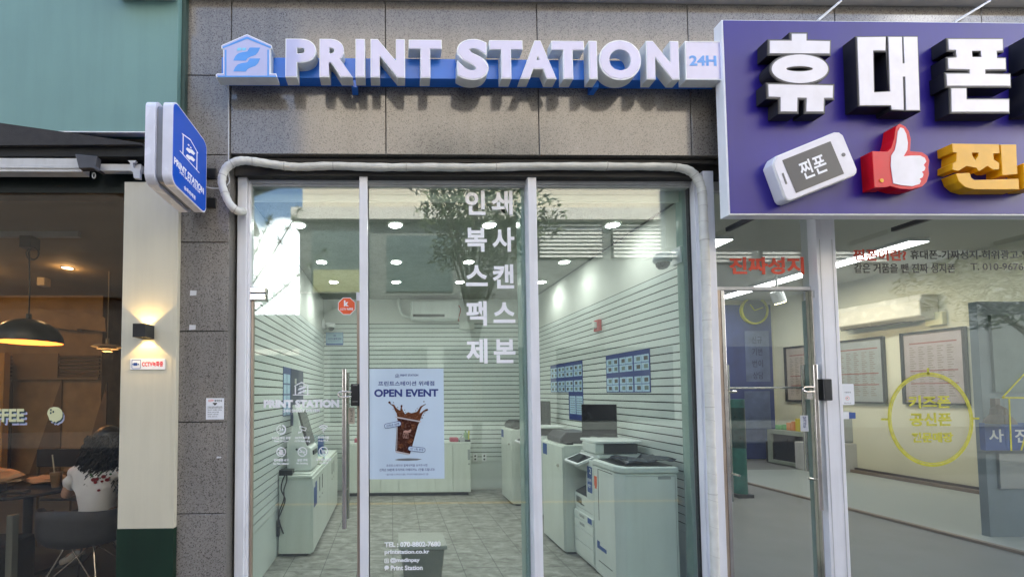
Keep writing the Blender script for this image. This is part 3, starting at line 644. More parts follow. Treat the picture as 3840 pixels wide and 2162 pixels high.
# ================================================================= ACROSS THE STREET (seen in the reflections)
def facing(name, label, x0, x1, D, zsplit, ztop_, m_low, m_up):
    t = thing(name, label, 'building', ((x0+x1)/2, -D, 0))
    b_ = MB(); b_.box(x0, x1, -D-8, -D, -.1, zsplit-.5); obj('lower_wall', b_, m_low, t)
    b_ = MB(); b_.box(x0-.3, x1, -D-8, -D+.35, zsplit-.5, zsplit); obj('cornice', b_, M['band'] if 'brown' not in name else m_low, t)
    b_ = MB(); b_.box(x0+.1, x1, -D-8, -D-.1, zsplit, ztop_)
    for k in range(int((ztop_-zsplit)/.75)): b_.box(x0+.09, x1, -D-.1, -D-.09, zsplit+k*.75+.02, zsplit+k*.75+.73)
    obj('upper_wall', b_, m_up, t)
    return t
D = 14.0
OB = facing('facing_building', 'beige clad building over a grey ground storey, mirrored in the shop windows', -3.9, 60, D, 9.3, 17, mat('facing_grey', (.13, .14, .13), .5, 0, .1, 2), M['beige'])
bl_w = mat('louvre_blind', (.70, .68, .62), .6)
for (xa, xb, za_, zb_, bl_) in ((-3.4, -.9, 5.6, 8.4, 0), (-.2, 2.6, 5.8, 8.2, 0), (6.3, 9.1, 7.2, 8.8, 1), (9.5, 12.6, 7.2, 8.8, 1), (13.2, 15.6, 7.0, 8.2, 1), (16, 18.6, 7.0, 8.2, 1), (19, 21.6, 7.0, 8.2, 1)):
    w_ = MB(); w_.box(xa, xb, -D+.001, -D+.05, za_, zb_); wo = obj('window', w_, M['screen'] if bl_ else mat('facing_glass', (.07, .10, .10), .2), OB)
    w_ = MB()
    for k in range(9 if bl_ else 0): w_.box(xa+.05, xb-.05, -D+.055, -D+.09, za_+.06+k*.168, za_+.15+k*.168)
    if bl_: obj('blind', w_, bl_w, wo)
for (xa, xb) in ((-2.6, 1.5), (2.2, 6.3), (7, 12), (13, 19)):
    w_ = MB(); w_.box(xa, xb, -D+.001, -D+.05, .3, 3.4); obj('shop_window', w_, M['screen'], OB)
w_ = MB(); w_.box(-3.3, -1.0, -D+.06, -D+.16, 5.7, 6.7); obj('fascia_board', w_, mat('pale_yellow_board', (.28, .28, .13), .5), OB)
GB = facing('far_building', 'low grey-green building seen mirrored in the gap between the two facing buildings', -26, 6, 31, 5.2, 8.2, mat('far_grey_green', (.07, .08, .065), .8, 0, .3, 1), mat('far_upper_grey', (.10, .10, .09), .8, 0, .2, 1))
LB = facing('brown_facing_building', 'dark brown building further along the far side of the street, seen only mirrored', -60, -9.4, 15, 6.2, 16, mat('facing_brown', (.04, .035, .03), .6, 0, .2, 2), mat('facing_brown_upper', (.055, .045, .035), .6, 0, .2, 2))
def leafcloud(mb, c, r, n, size, rnd, flat=.75):
    for _ in range(n):
        d = Vector((rnd.gauss(0, 1), rnd.gauss(0, 1), rnd.gauss(0, 1))).normalized()*r*rnd.random()**.45; p = Vector(c)+Vector((d.x, d.y, d.z*flat))
        a = Vector((rnd.uniform(-1, 1), rnd.uniform(-1, 1), rnd.uniform(-.9, .3))).normalized(); b_ = a.cross(Vector((rnd.uniform(-1, 1), rnd.uniform(-1, 1), rnd.uniform(-1, 1)))).normalized()
        l = size*rnd.uniform(.7, 1.4); mb.add([p-a*l*.5, p+b_*l*.14, p+a*l*.5, p-b_*l*.14], [(0, 1, 2, 3)])
def street_tree(name, label, x, y, h, clusters, m_leaf, seed, size):
    rnd = random.Random(seed); t = thing(name, label, 'tree', (x, y, -.05))
    tk = MB(); tk.tube(smooth_path([(x, y, -.1), (x+.05, y, h*.3), (x-.05, y+.05, h*.6), (x+.1, y, h*.9)], 5), [.13-.1*i/15 for i in range(16)], 8)
    cr_ = MB()
    for (dx, dy, z_, r) in clusters:
        tk.tube(smooth_path([(x, y, z_*.55), (x+dx*.5, y+dy*.5, z_*.8), (x+dx, y+dy, z_)], 4), [.05-.035*i/8 for i in range(9)], 6)
        leafcloud(cr_, (x+dx, y+dy, z_), r, int(760*r*r)+90, size, rnd)
    obj('trunk', tk, M['bark'], t); obj('crown', cr_, m_leaf, t)
street_tree('leafy_tree', 'leafy green street tree mirrored in the middle window of the print shop', 1.9, -6.2, 6.6,
    [(-.9, 0, 6.7, .8), (0, .2, 6.1, 1.1), (.9, 0, 6.6, 1.0), (.2, 0, 5.2, 1.0), (.5, .3, 4.5, .7), (-.5, 0, 4.7, .6), (1.2, 0, 5.4, .9), (-.7, .2, 5.6, .7), (.1, 0, 3.9, .45)], M['leaf'], 3, .15)
street_tree('leafy_tree', 'second leafy street tree, mirrored in the phone shop window', 15.6, -6.0, 4.6,
    [(-2.9, 0, 3.9, .8), (-2.0, .2, 4.3, .9), (-1.1, 0, 3.9, .9), (-1.8, 0, 3.3, .6), (0, 0, 4.6, .9)], M['leaf'], 5, .15)
rnd = random.Random(11)
pt = thing('pine_tree', 'thin pine with open branches mirrored in the door glass of the print shop', 'tree', (-3.6, -6.6, -.05))
tk = MB(); ne = MB(); tk.tube(smooth_path([(-4.2, -6.6, -.1), (-4.0, -6.6, 2.5), (-3.4, -6.6, 5.0)], 6), [.12-.009*i for i in range(13)], 8)
for (x0, z0_, x1, z1_) in ((-3.9, 3.0, -1.6, 4.9), (-3.8, 3.4, -2.2, 5.9), (-3.9, 2.6, -1.2, 3.6), (-3.7, 3.9, -2.9, 5.7), (-4.0, 2.5, -5.6, 3.8), (-3.6, 4.2, -4.8, 5.6), (-3.9, 2.2, -1.8, 2.8)):
    pa = smooth_path([(x0, -6.6, z0_), ((x0+x1)/2, -6.5, (z0_+z1_)/2-.15), (x1, -6.6, z1_)], 5); tk.tube(pa, [.03-.0024*i for i in range(11)], 5)
    for k in range(4, 11):
        for _ in range(26):
            a = Vector((rnd.uniform(-1, 1), rnd.uniform(-.6, .6), rnd.uniform(-.5, 1))).normalized()*rnd.uniform(.13, .26); p = pa[k]; s_ = a.cross(Vector((0, 1, 0))).normalized()*.006
            ne.add([p-s_, p+s_, p+a], [(0, 1, 2)])
obj('trunk', tk, M['bark'], pt); obj('crown', ne, M['pine'], pt)

# ================================================================= INSIDE THE PRINT SHOP
LITE = emis('downlight_glow', (1, .98, .94), 14)
def downlight(x, y, z, label, r=.055, group='recessed downlights in the print shop ceiling', e=1.35, col=(1, .98, .95)):
    t = thing('ceiling_downlight', label, 'light', (x, y, z), group)
    b_ = MB(); b_.lathe([(r+.012, -.001), (r+.012, -.006), (r, -.008), (r, -.003)], (x, y, z), 24); obj('ring', b_, M['white'], t)
    b_ = MB(); b_.lathe([(.0001, -.006), (r, -.006)], (x, y, z), 24); obj('lens', b_, LITE, t)
    l = bpy.data.lights.new('lamp_light', 'AREA'); l.shape = 'DISK'; l.size = .11; l.energy = e; l.color = col; l.spread = math.radians(130)
    lo = bpy.data.objects.new('lamp_light', l); C.objects.link(lo); lo.parent = t; lo.location = (0, 0, -.012)
def ceil_at(px, py, zc): d = ray(px, py); t = (zc-EYE)/d.z; return CAM.x+d.x*t, CY+d.y*t
rows = [(842, (1120, 1483, 1835, 2297)), (981, (1206, 1486, 1758, 2116)), (1056, (1251, 1486, 1724, 2031))]
nm = ('front', 'middle', 'back'); cn_ = ('first from the left', 'second from the left', 'third from the left', 'rightmost')
for r_, (py, xs) in enumerate(rows):
    for k_i, px in enumerate(xs):
        x, y = ceil_at(px, py, ZC); downlight(x, y, ZC, 'round white downlight, %s in the %s row of the print shop ceiling' % (cn_[k_i], nm[r_]), e=(.74, .74, .74, .34)[k_i])
# air conditioner
yb = YB-.015
a = rect(1541, 1124, 1721, 1196, yb-.2)
ac = thing('air_conditioner', 'white split air conditioner high on the back wall of the print shop', 'air conditioner', ((a[0]+a[1])/2, yb, a[2]))
b_ = MB(); b_.box(a[0], a[1], yb-.2, yb, a[2], a[3]); obj('body', b_, M['machine'], ac, bevel=.03, seg=4)
b_ = MB(); b_.box(a[0]+.03, a[1]-.22, yb-.205, yb-.15, a[2]+.035, a[2]+.075); obj('air_slot', b_, M['black'], ac)
b_ = MB(); b_.tube(smooth_path([(a[0]+.01, yb-.03, a[2]+.06), (a[0]-.12, yb-.03, a[2]+.10), (a[0]-.17, yb-.03, a[2]+.25), (a[0]-.18, yb-.03, ZC)], 6), .022, 8); obj('pipe_cover', b_, M['machine'], ac, smooth=True)
b_ = MB(); b_.tube(smooth_path([(a[1]-.01, yb-.1, a[3]-.03), (a[1]+.05, yb-.06, a[3]-.12), (a[1]+.02, yb-.02, a[2]+.02), (a[1]+.10, yb-.02, a[2]-.05)], 6), .006, 6); obj('power_cord', b_, M['clay'], ac)
a = rect(1723, 1204, 1779, 1232, yb-.05); b_ = MB(); b_.box(a[0], a[1], yb-.05, yb-.002, a[2], a[3])
tag(obj('junction_box', b_, M['cab'], None, bevel=.004), 'small white wall box right below the air conditioner', 'junction box')
# wall notice
a = rect(1222, 1245, 1287, 1293, yb-.004)
t = thing('cctv_sign', 'light blue CCTV information sign on the back wall of the print shop', 'sign', (a[0], yb, a[2]))
b_ = MB(); b_.box(a[0], a[1], yb-.006, yb-.001, a[2], a[3]); obj('panel', b_, M['bluelabel'], t)
b_ = MB(); b_.box(a[0]+.005, a[1]-.005, yb-.0075, yb-.0062, a[2]+.025, a[3]-.005); obj('blue_sheet', b_, mat('sheet_blue', (.30, .45, .58), .5), t)
b_ = MB(); put_text(b_, 'CCTV 촬영 안내', FY(yb-.008), a[0]+.03, a[1]-.03, a[2]+.085, a[2]+.115, .03, .0005); put_text(b_, '설치목적 범죄예방 및 시설안전', FY(yb-.008), a[0]+.06, a[1]-.06, a[2]+.06, a[2]+.072, 0, .0005)
b_.box(a[0]+.12, a[0]+.155, yb-.009, yb-.008, a[2]+.14, a[2]+.155); obj('sign_writing', b_, M['navy'], t)
a = rect(1962, 1443, 1979, 1513, yb-.004); b_ = MB(); b_.box(a[0], a[1]+.05, yb-.005, yb-.001, a[2], a[3])
tag(obj('wall_notice', b_, M['paper'], None), 'plain white sheet on the back wall just left of the right mullion', 'notice')
for px in (1782, 1816):
    x, z_ = P(px, 1714, yb-.01); t = thing('wall_socket', 'white double socket on the back wall, %s one of the pair' % ('left' if px < 1800 else 'right'), 'socket', (x, yb, z_), 'sockets on the back wall')
    b_ = MB(); b_.box(x-.035, x+.035, yb-.012, yb-.001, z_-.06, z_+.06); obj('plate', b_, M['white'], t, bevel=.003)
    for dz in (-.025, .025): b_ = MB(); b_.lathe([(.0001, -.0135), (.012, -.0135), (.014, -.012)], (x, yb, z_+dz), 12, 'y'); obj('outlet', b_, M['dark'], t)
def dome_camera(x, y, z, sx, label):
    t = thing('dome_camera', label, 'camera', (x, y, z))
    b_ = MB(); b_.lathe([(.001, .05), (.055, .05), (.065, .03), (.068, 0), (.055, -.02), (.05, -.022)], (x, y, z), 20); b_.tube([(x+.04*sx, y, z+.03), (x+.12*sx, y, z+.035)], .02, 8); b_.box(min(x+.10*sx, x+.135*sx), max(x+.10*sx, x+.135*sx), y-.05, y+.05, z-.03, z+.09)
    obj('housing', b_, M['white'], t, smooth=True)
    b_ = MB(); b_.lathe([(.049, -.020), (.045, -.045), (.03, -.065), (.001, -.072)], (x, y, z), 20); obj('dome', b_, M['screen'], t, smooth=True)
yy, zz = onX(2515, 965, XR-.13); dome_camera(XR-.15, yy+.06, zz, 1, 'white dome security camera high on the right wall near the window')
x, z_ = P(1234, 1222, yb-.12); dome_camera(XL+.14, yb-.12, z_, -1, 'white dome security camera in the far left corner above the CCTV sign')
# fire alarm
ya, za = onX(2256, 1196, XR-.013); yb2, zb2 = onX(2240, 1238, XR-.013)
t = thing('fire_alarm', 'small dark red fire alarm box on the right slatted wall', 'fire alarm', (XR, ya, za))
b_ = MB(); b_.box(XR-.05, XR-.013, ya, ya+.10, za-.12, za); obj('box', b_, M['clay'], t, bevel=.004)
b_ = MB(); b_.box(XR-.085, XR-.051, ya+.02, ya+.08, za-.09, za-.02); obj('strobe', b_, M['machine'], t, bevel=.012)
# posters on the right wall
def wall_frame(X, nx): return (Vector((X, 0, 0)), Vector((0, -nx*-1 if False else (1 if nx > 0 else -1), 0)), Vector((0, 0, 1)), Vector((nx, 0, 0)))
PBL = mat('poster_cell_blue', (.42, .60, .78), .35, 0, .08, 30); PHEAD = mat('poster_navy', (.02, .045, .22), .3)
PIC = mat('poster_picture_brown', (.09, .085, .08), .4, 0, .3, 20); PIC2 = mat('poster_picture_green', (.16, .22, .20), .4, 0, .3, 20)
def guide_poster(yn, yf, z0_, z1_, cols, label, tail=None):
    """printed guide board on the right wall: navy board, pale blue cells with small pictures"""
    X = XR-.013; f = (Vector((X, 0, 0)), Vector((0, -1, 0)), Vector((0, 0, 1)), Vector((-1, 0, 0)))
    t = thing('guide_poster', label, 'poster', (X, (yn+yf)/2, z0_))
    u0, u1 = -yf, -yn; W_ = u1-u0; H_ = z1_-z0_
    b_ = MB(); b_.prism([(u0, z0_), (u1, z0_), (u1, z1_), (u0, z1_)], -.004, 0, f)
    if tail: b_.prism([(u0+W_*tail[0], tail[1]), (u1, tail[1]), (u1, z0_-.0005), (u0+W_*tail[0], z0_-.0005)], -.004, 0, f)
    obj('board', b_, PHEAD, t)
    cells = MB(); pic = MB(); pic2 = MB(); wr = MB()
    cw = W_/cols
    for hrow in range(2):
        zt_ = z1_-hrow*H_/2
        for c_ in range(cols):
            put_text(wr, ('인쇄하기', '복사하기', '스캔하기', '팩스하기')[(c_+hrow) % 4], f, u0+cw*(c_+.25), u0+cw*(c_+.72), zt_-H_*.085, zt_-H_*.045, .02, .0052)
            for r_ in range(2):
                for k in range(2):
                    xa = u0+cw*(c_+.05+.46*k); xb = xa+cw*.44; zb_ = zt_-H_*(.115+.19*r_); za_ = zb_-H_*.175
                    cells.prism([(xa, za_), (xb, za_), (xb, zb_), (xa, zb_)], -.0048, -.0042, f)
                    (pic if (k+r_+c_) % 2 else pic2).prism([(xa+(xb-xa)*.35, za_+H_*.04), (xb-(xb-xa)*.12, za_+H_*.04), (xb-(xb-xa)*.12, zb_-H_*.04), (xa+(xb-xa)*.35, zb_-H_*.04)], -.0054, -.005, f)
                    wr.prism([(xa+.006, zb_-H_*.03), (xa+(xb-xa)*.5, zb_-H_*.03), (xa+(xb-xa)*.5, zb_-H_*.024), (xa+.006, zb_-H_*.024)], -.0054, -.005, f)
    if tail:
        for k in range(2):
            xa = u0+W_*(tail[0]+.03)+k*W_*(1-tail[0])*.48; xb = xa+W_*(1-tail[0])*.42; h_ = z0_-tail[1]
            cells.prism([(xa, tail[1]+h_*.22), (xb, tail[1]+h_*.22), (xb, z0_-h_*.14), (xa, z0_-h_*.14)], -.0048, -.0042, f)
            for q in range(7): zz_ = tail[1]+h_*(.28+.08*q); pic.prism([(xa+.01, zz_), (xb-.015, zz_), (xb-.015, zz_+.006), (xa+.01, zz_+.006)], -.0054, -.005, f)
    obj('cells', cells, PBL, t); obj('pictures', pic, PIC, t); obj('green_pictures', pic2, PIC2, t); obj('poster_writing', wr, M['paper'], t)
XW = XR-.013
yn, zt_ = onX(2437, 1305, XW); yf, _ = onX(2273, 1335, XW); zb_ = onX(2440, 1470, XW)[1]
guide_poster(yn, yf, zb_, zt_, 3, 'blue picture guide board nearest the window on the right slatted wall')
yn, zt_ = onX(2184, 1350, XW); yf, _ = onX(2065, 1370, XW); zb_ = onX(2184, 1469, XW)[1]; z2_ = onX(2188, 1578, XW)[1]
guide_poster(yn, yf, zb_, zt_, 4, 'blue picture guide board with a hanging lower tail, farther along the right wall', (.60, z2_))
# posters on the left wall
XV = XL+.013
ya, _ = onX(1061, 1450, XV); ym, _ = onX(1090, 1450, XV); ybk, _ = onX(1136, 1450, XV)
zt_ = onX(1061, 1373, XV)[1]; zb_ = onX(1065, 1560, XV)[1]; zbb = onX(1100, 1592, XV)[1]
f = (Vector((XV, 0, 0)), Vector((0, 1, 0)), Vector((0, 0, 1)), Vector((1, 0, 0)))
t = thing('guide_poster', 'narrow pale blue guide poster on the left slatted wall', 'poster', (XV, ya, zb_))
b_ = MB(); b_.prism([(ya, zb_), (ym-.01, zb_), (ym-.01, zt_), (ya, zt_)], -.004, 0, f); obj('board', b_, PHEAD, t)
b_ = MB()
for k in range(4):
    for q in range(2): z_ = zt_-.07-k*.105; b_.prism([(ya+.01+q*.13, z_-.09), (ya+.12+q*.13, z_-.09), (ya+.12+q*.13, z_), (ya+.01+q*.13, z_)], -.0048, -.0042, f)
obj('cells', b_, PBL, t)
t = thing('price_poster', 'tall dark navy poster beside the pale one on the left slatted wall', 'poster', (XV, ym, zbb))
b_ = MB(); b_.prism([(ym, zbb), (ybk, zbb), (ybk, zt_), (ym, zt_)], -.004, 0, f); obj('board', b_, mat('poster_dark_navy', (.015, .02, .085), .35), t)
b_ = MB(); b_.prism([(ym+.16, zt_-.16), (ym+.24, zt_-.16), (ym+.24, zt_-.10), (ym+.16, zt_-.10)], -.0048, -.0042, f); put_text(b_, '24H', f, ym+.1, ym+.3, zt_-.52, zt_-.48, .02, .0048); obj('poster_writing', b_, M['alu2'], t)

# ---- cabinets
def cabinet(name, label, x0, x1, y0, y1, z1_, doors, face, kick=.03):
    """face: 'x' doors look along +X, 'y' doors look at the window"""
    t = thing(name, label, 'cabinet', ((x0+x1)/2, (y0+y1)/2, 0))
    b_ = MB(); b_.box(x0+.03, x1-.03, y0+.03, y1-.03, 0, kick); obj('plinth', b_, M['dark'], t)
    b_ = MB(); b_.box(x0, x1, y0, y1, kick, z1_-.025); obj('carcass', b_, M['cab'], t, bevel=.002)
    b_ = MB(); b_.box(x0-.004, x1+.006, y0-.006, y1, z1_-.023, z1_); obj('worktop', b_, M['cab'], t, bevel=.003)
    for k in range(doors):
        if face == 'x':
            w_ = (y1-y0)/doors; ya_ = y0+k*w_; b_ = MB(); b_.box(x1+.001, x1+.017, ya_+.003, ya_+w_-.003, kick+.01, z1_-.03); d_ = obj('door', b_, M['cab'], t, bevel=.0015)
            hy = ya_+w_*(.82 if k % 2 == 0 else .18); b_ = MB(); b_.box(x1+.0172, x1+.02, hy-.012, hy+.012, z1_-.22, z1_-.08); obj('handle', b_, M['black'], d_)
            b_ = MB(); b_.lathe([(.0001, .02), (.007, .02), (.008, .017)], (x1, hy, z1_-.28), 10, 'x'); obj('key_lock', b_, M['dark'], d_)
        else:
            w_ = (x1-x0)/doors; xa_ = x0+k*w_; b_ = MB(); b_.box(xa_+.003, xa_+w_-.003, y0-.017, y0-.001, kick+.01, z1_-.03); d_ = obj('door', b_, M['cab'], t, bevel=.0015)
            hx = xa_+w_*(.9 if k % 2 == 0 else .06); b_ = MB(); b_.box(hx-.018, hx+.018, y0-.02, y0-.0172, z1_-.25, z1_-.10); obj('handle', b_, M['machine2'], d_)
            b_ = MB(); b_.lathe([(.0001, -.02), (.008, -.02), (.009, -.017)], (hx, y0, z1_-.31), 10, 'y'); obj('key_lock', b_, M['dark'], d_)
    return t
yL = .865
cl1 = cabinet('low_cabinet', 'long white low cabinet along the left wall with the payment kiosk on it', XL+.02, -.752, yL, 2.52, .74, 4, 'x')
b_ = MB(); b_.prism([(yL+.03, .62), (yL+.10, .62), (yL+.10, .66), (yL+.17, .66), (yL+.17, .44), (yL+.03, .44)], -.0025, 0, (Vector((-.732, 0, 0)), Vector((0, 1, 0)), Vector((0, 0, 1)), Vector((1, 0, 0)))); obj('blue_label', b_, M['bluelabel'], cl1)
cb = cabinet('back_cabinet', 'long white cabinet against the back wall behind the poster', -.70, 1.145, 3.0, YB-.02, .77, 7, 'y', .05)
# kiosk
kx, ky = -1.07, .98
t = thing('payment_kiosk', 'white swan-necked payment kiosk with tilted dark screen on the left cabinet', 'kiosk', (-.93, 1.1, .74))
YK = 1.0
pr = zp(Z4, [(470,768),(500,765),(512,800),(560,1010),(600,1130),(640,1160),(652,1345),(640,1362),(425,1368),(422,1200),(425,1110),(455,1045),(478,960),(482,870)], YK)
pr = [(x, max(z_, .742)) for x, z_ in pr]
b_ = MB(); b_.prism(pr, YK, YK+.34); obj('housing', b_, M['machine'], t, bevel=.012, seg=3)
sc = zp(Z4, [(518,835),(536,835),(622,1128),(600,1142)], YK)
b_ = MB(); b_.prism(sc, YK+.015, YK+.325); obj('screen', b_, M['screen'], t)
b_ = MB(); b_.lathe([(.0001, -.003), (.010, -.003), (.011, 0)], (P(*Z4(514, 1168), YK)[0], YK, P(*Z4(514, 1168), YK)[1]), 12, 'y'); obj('round_button', b_, M['black'], t)
b_ = MB(); a = zr(Z4, 600, 1150, 628, 1168, YK); b_.box(a[0]+.02, a[1]+.03, YK+.08, YK+.26, .90, .94); obj('receipt_slot', b_, M['dark'], t)
b_ = MB(); b_.prism(rrect(-1.03, -.765, YK-.1, YK+.36, .03), .742, .752, (Vector((0, 0, 0)), Vector((1, 0, 0)), Vector((0, 1, 0)), Vector((0, 0, -1)))); obj('foot_plate', b_, M['cab'], t)
# card terminal, leaflet stand, cord
t = thing('card_terminal', 'small cream card terminal beside the kiosk', 'terminal', (-.79, 1.52, .741)); b_ = MB(); b_.box(-.86, -.765, 1.42, 1.62, .745, .80); obj('body', b_, mat('terminal_cream', (.60, .62, .48), .4), t, bevel=.006); b_ = MB(); b_.box(-.85, -.77, 1.43, 1.61, .7405, .7445); obj('base', b_, M['black'], t)
t = thing('leaflet_stand', 'clear leaflet stand with blue cards behind the kiosk', 'stand', (-.85, 1.85, .741))
b_ = MB(); b_.box(-.98, -.78, 1.80, 1.803, .742, 1.02); b_.box(-.98, -.78, 1.74, 1.743, .742, .86); b_.box(-.98, -.78, 1.743, 1.80, .742, .746); obj('acrylic_holder', b_, glass('clear_acrylic', (.85, .92, .95), 1.5), t)
b_ = MB(); b_.box(-.86, -.795, 1.78, 1.785, .80, .98); obj('blue_card', b_, M['bluelabel'], t)
pts = [onX(*Z5(*q), -.9) for q in ((380,420),(352,500),(352,560),(385,680),(345,800),(322,900),(330,990))]
b_ = MB(); b_.tube(smooth_path([(XL+.03, .84, z_) if i else (XL+.06, .86, z_) for i, (y_, z_) in enumerate([(0, .75), (0, .68), (0, .6), (0, .5), (0, .38), (0, .27), (0, .15)])], 5), .006, 6)
b_ = MB(); cp = [(-.985, .85, .76), (-1.01, .835, .70), (-1.02, .835, .62), (-.985, .835, .53), (-1.02, .835, .42), (-1.05, .835, .33), (-1.04, .845, .22)]
b_.tube(smooth_path(cp, 6), .006, 6); b_.tube(smooth_path([(x+.03*math.sin(i*1.3)+.01, y-.003, z_) for i, (x, y, z_) in enumerate(cp)], 6), .006, 6)
b_.box(-1.06, -1.035, .83, .86, .20, .34); b_.box(-1.05, -.93, .87, .96, .742, .79)
tag(obj('power_cables', b_, M['black'], None, smooth=True), 'two looping black power cables hanging off the left cabinet', 'cables')
# things on the back cabinet
def bits(x0, y0, seed, label):
    r = random.Random(seed); t = thing('stationery_tray', label, 'tray', (x0, y0, .77))
    b_ = MB(); b_.box(x0-.14, x0-.02, y0-.06, y0+.06, .771, .83); obj('pink_box', b_, mat('pink_plastic', (.42, .10, .14), .4), t, bevel=.005)
    b_ = MB(); b_.box(x0-.01, x0+.16, y0-.06, y0+.06, .771, .80); obj('dark_tray', b_, M['dark'], t, bevel=.004)
    b_ = MB(); b_.box(x0-.0, x0+.07, y0-.09, y0-.07, .771, .84); b_.tube([(x0-.02, y0-.08, .80), (x0+.06, y0-.08, .90)], .012, 6); obj('stapler', b_, M['machine2'], t)
    b_ = MB(); b_.lathe([(.0001, 0), (.035, 0), (.035, .09), (.012, .11), (.012, .14), (.0001, .14)], (x0+.10, y0, .8), 12); obj('bottle', b_, mat('pale_green_bottle', (.25, .38, .22), .3), t)
    b_ = MB(); b_.tube([(x0+.14, y0, .80), (x0+.15, y0, .93)], .014, 6); obj('marker', b_, mat('marker_yellow', (.5, .5, .08), .4), t)
bits(1.0, 3.12, 1, 'tray with green bottle and pink box on the back cabinet beside the poster')
bits(-.42, 3.12, 2, 'tray of stationery on the back cabinet seen through the door glass')
# bin
a = rect(1499, 2050, 1672, 2160, .25)
t = thing('waste_bin', 'pale grey plastic waste bin on the floor behind the contact lettering', 'bin', ((a[0]+a[1])/2, .38, 0))
b_ = MB(); b_.prism([(a[0]+.04, 0.003), (a[1]-.04, .003), (a[1]-.005, .29), (a[0]+.005, .29)], .26, .52); obj('body', b_, mat('bin_grey', (.20, .195, .165), .5), t, bevel=.012)
b_ = MB(); b_.box(a[0]-.012, a[1]+.012, .24, .54, .291, .325); obj('rim', b_, mat('bin_rim', (.36, .36, .32), .45), t, bevel=.008)

# ---- printer row on the right
def side_cabinet(dy, label):
    x0, x1, y0, y1 = 1.605, XR-.02, .85+dy, 1.35+dy
    t = thing('side_cabinet', label, 'cabinet', ((x0+x1)/2, (y0+y1)/2, 0))
    b_ = MB(); b_.box(x0+.03, x1, y0+.02, y1-.02, 0, .02); obj('plinth', b_, M['dark'], t)
    b_ = MB(); b_.box(x0, x1, y0, y1, .02, 1.0); obj('carcass', b_, M['cab'], t, bevel=.003)
    b_ = MB(); b_.box(x0-.018, x0-.001, y0+.004, y1-.004, .03, .985); d_ = obj('door', b_, M['cab'], t, bevel=.002)
    b_ = MB(); b_.lathe([(.0001, -.034), (.014, -.034), (.015, -.019)], (x0, y0+.09, .80), 12, 'x'); obj('knob', b_, M['steel'], d_)
    b_ = MB(); b_.box(x0-.0195, x0-.0182, y1-.13, y1-.02, .86, .97); obj('blue_label', b_, M['bluelabel'], d_)
    return t
def photo_printer(dy, label):
    x0, y0 = 1.63, .99+dy; t = thing('photo_printer', label, 'printer', (x0+.15, y0+.17, 1.0))
    b_ = MB(); b_.prism([(x0, 1.002), (x0+.30, 1.002), (x0+.30, 1.11), (x0+.06, 1.11), (x0, 1.05)], y0, y0+.34); obj('body', b_, M['dark'], t, bevel=.012)
    b_ = MB(); b_.box(x0+.02, x0+.08, y0-.10, y0-.002, 1.003, 1.02); obj('paper_tray', b_, M['black'], t)
    return t
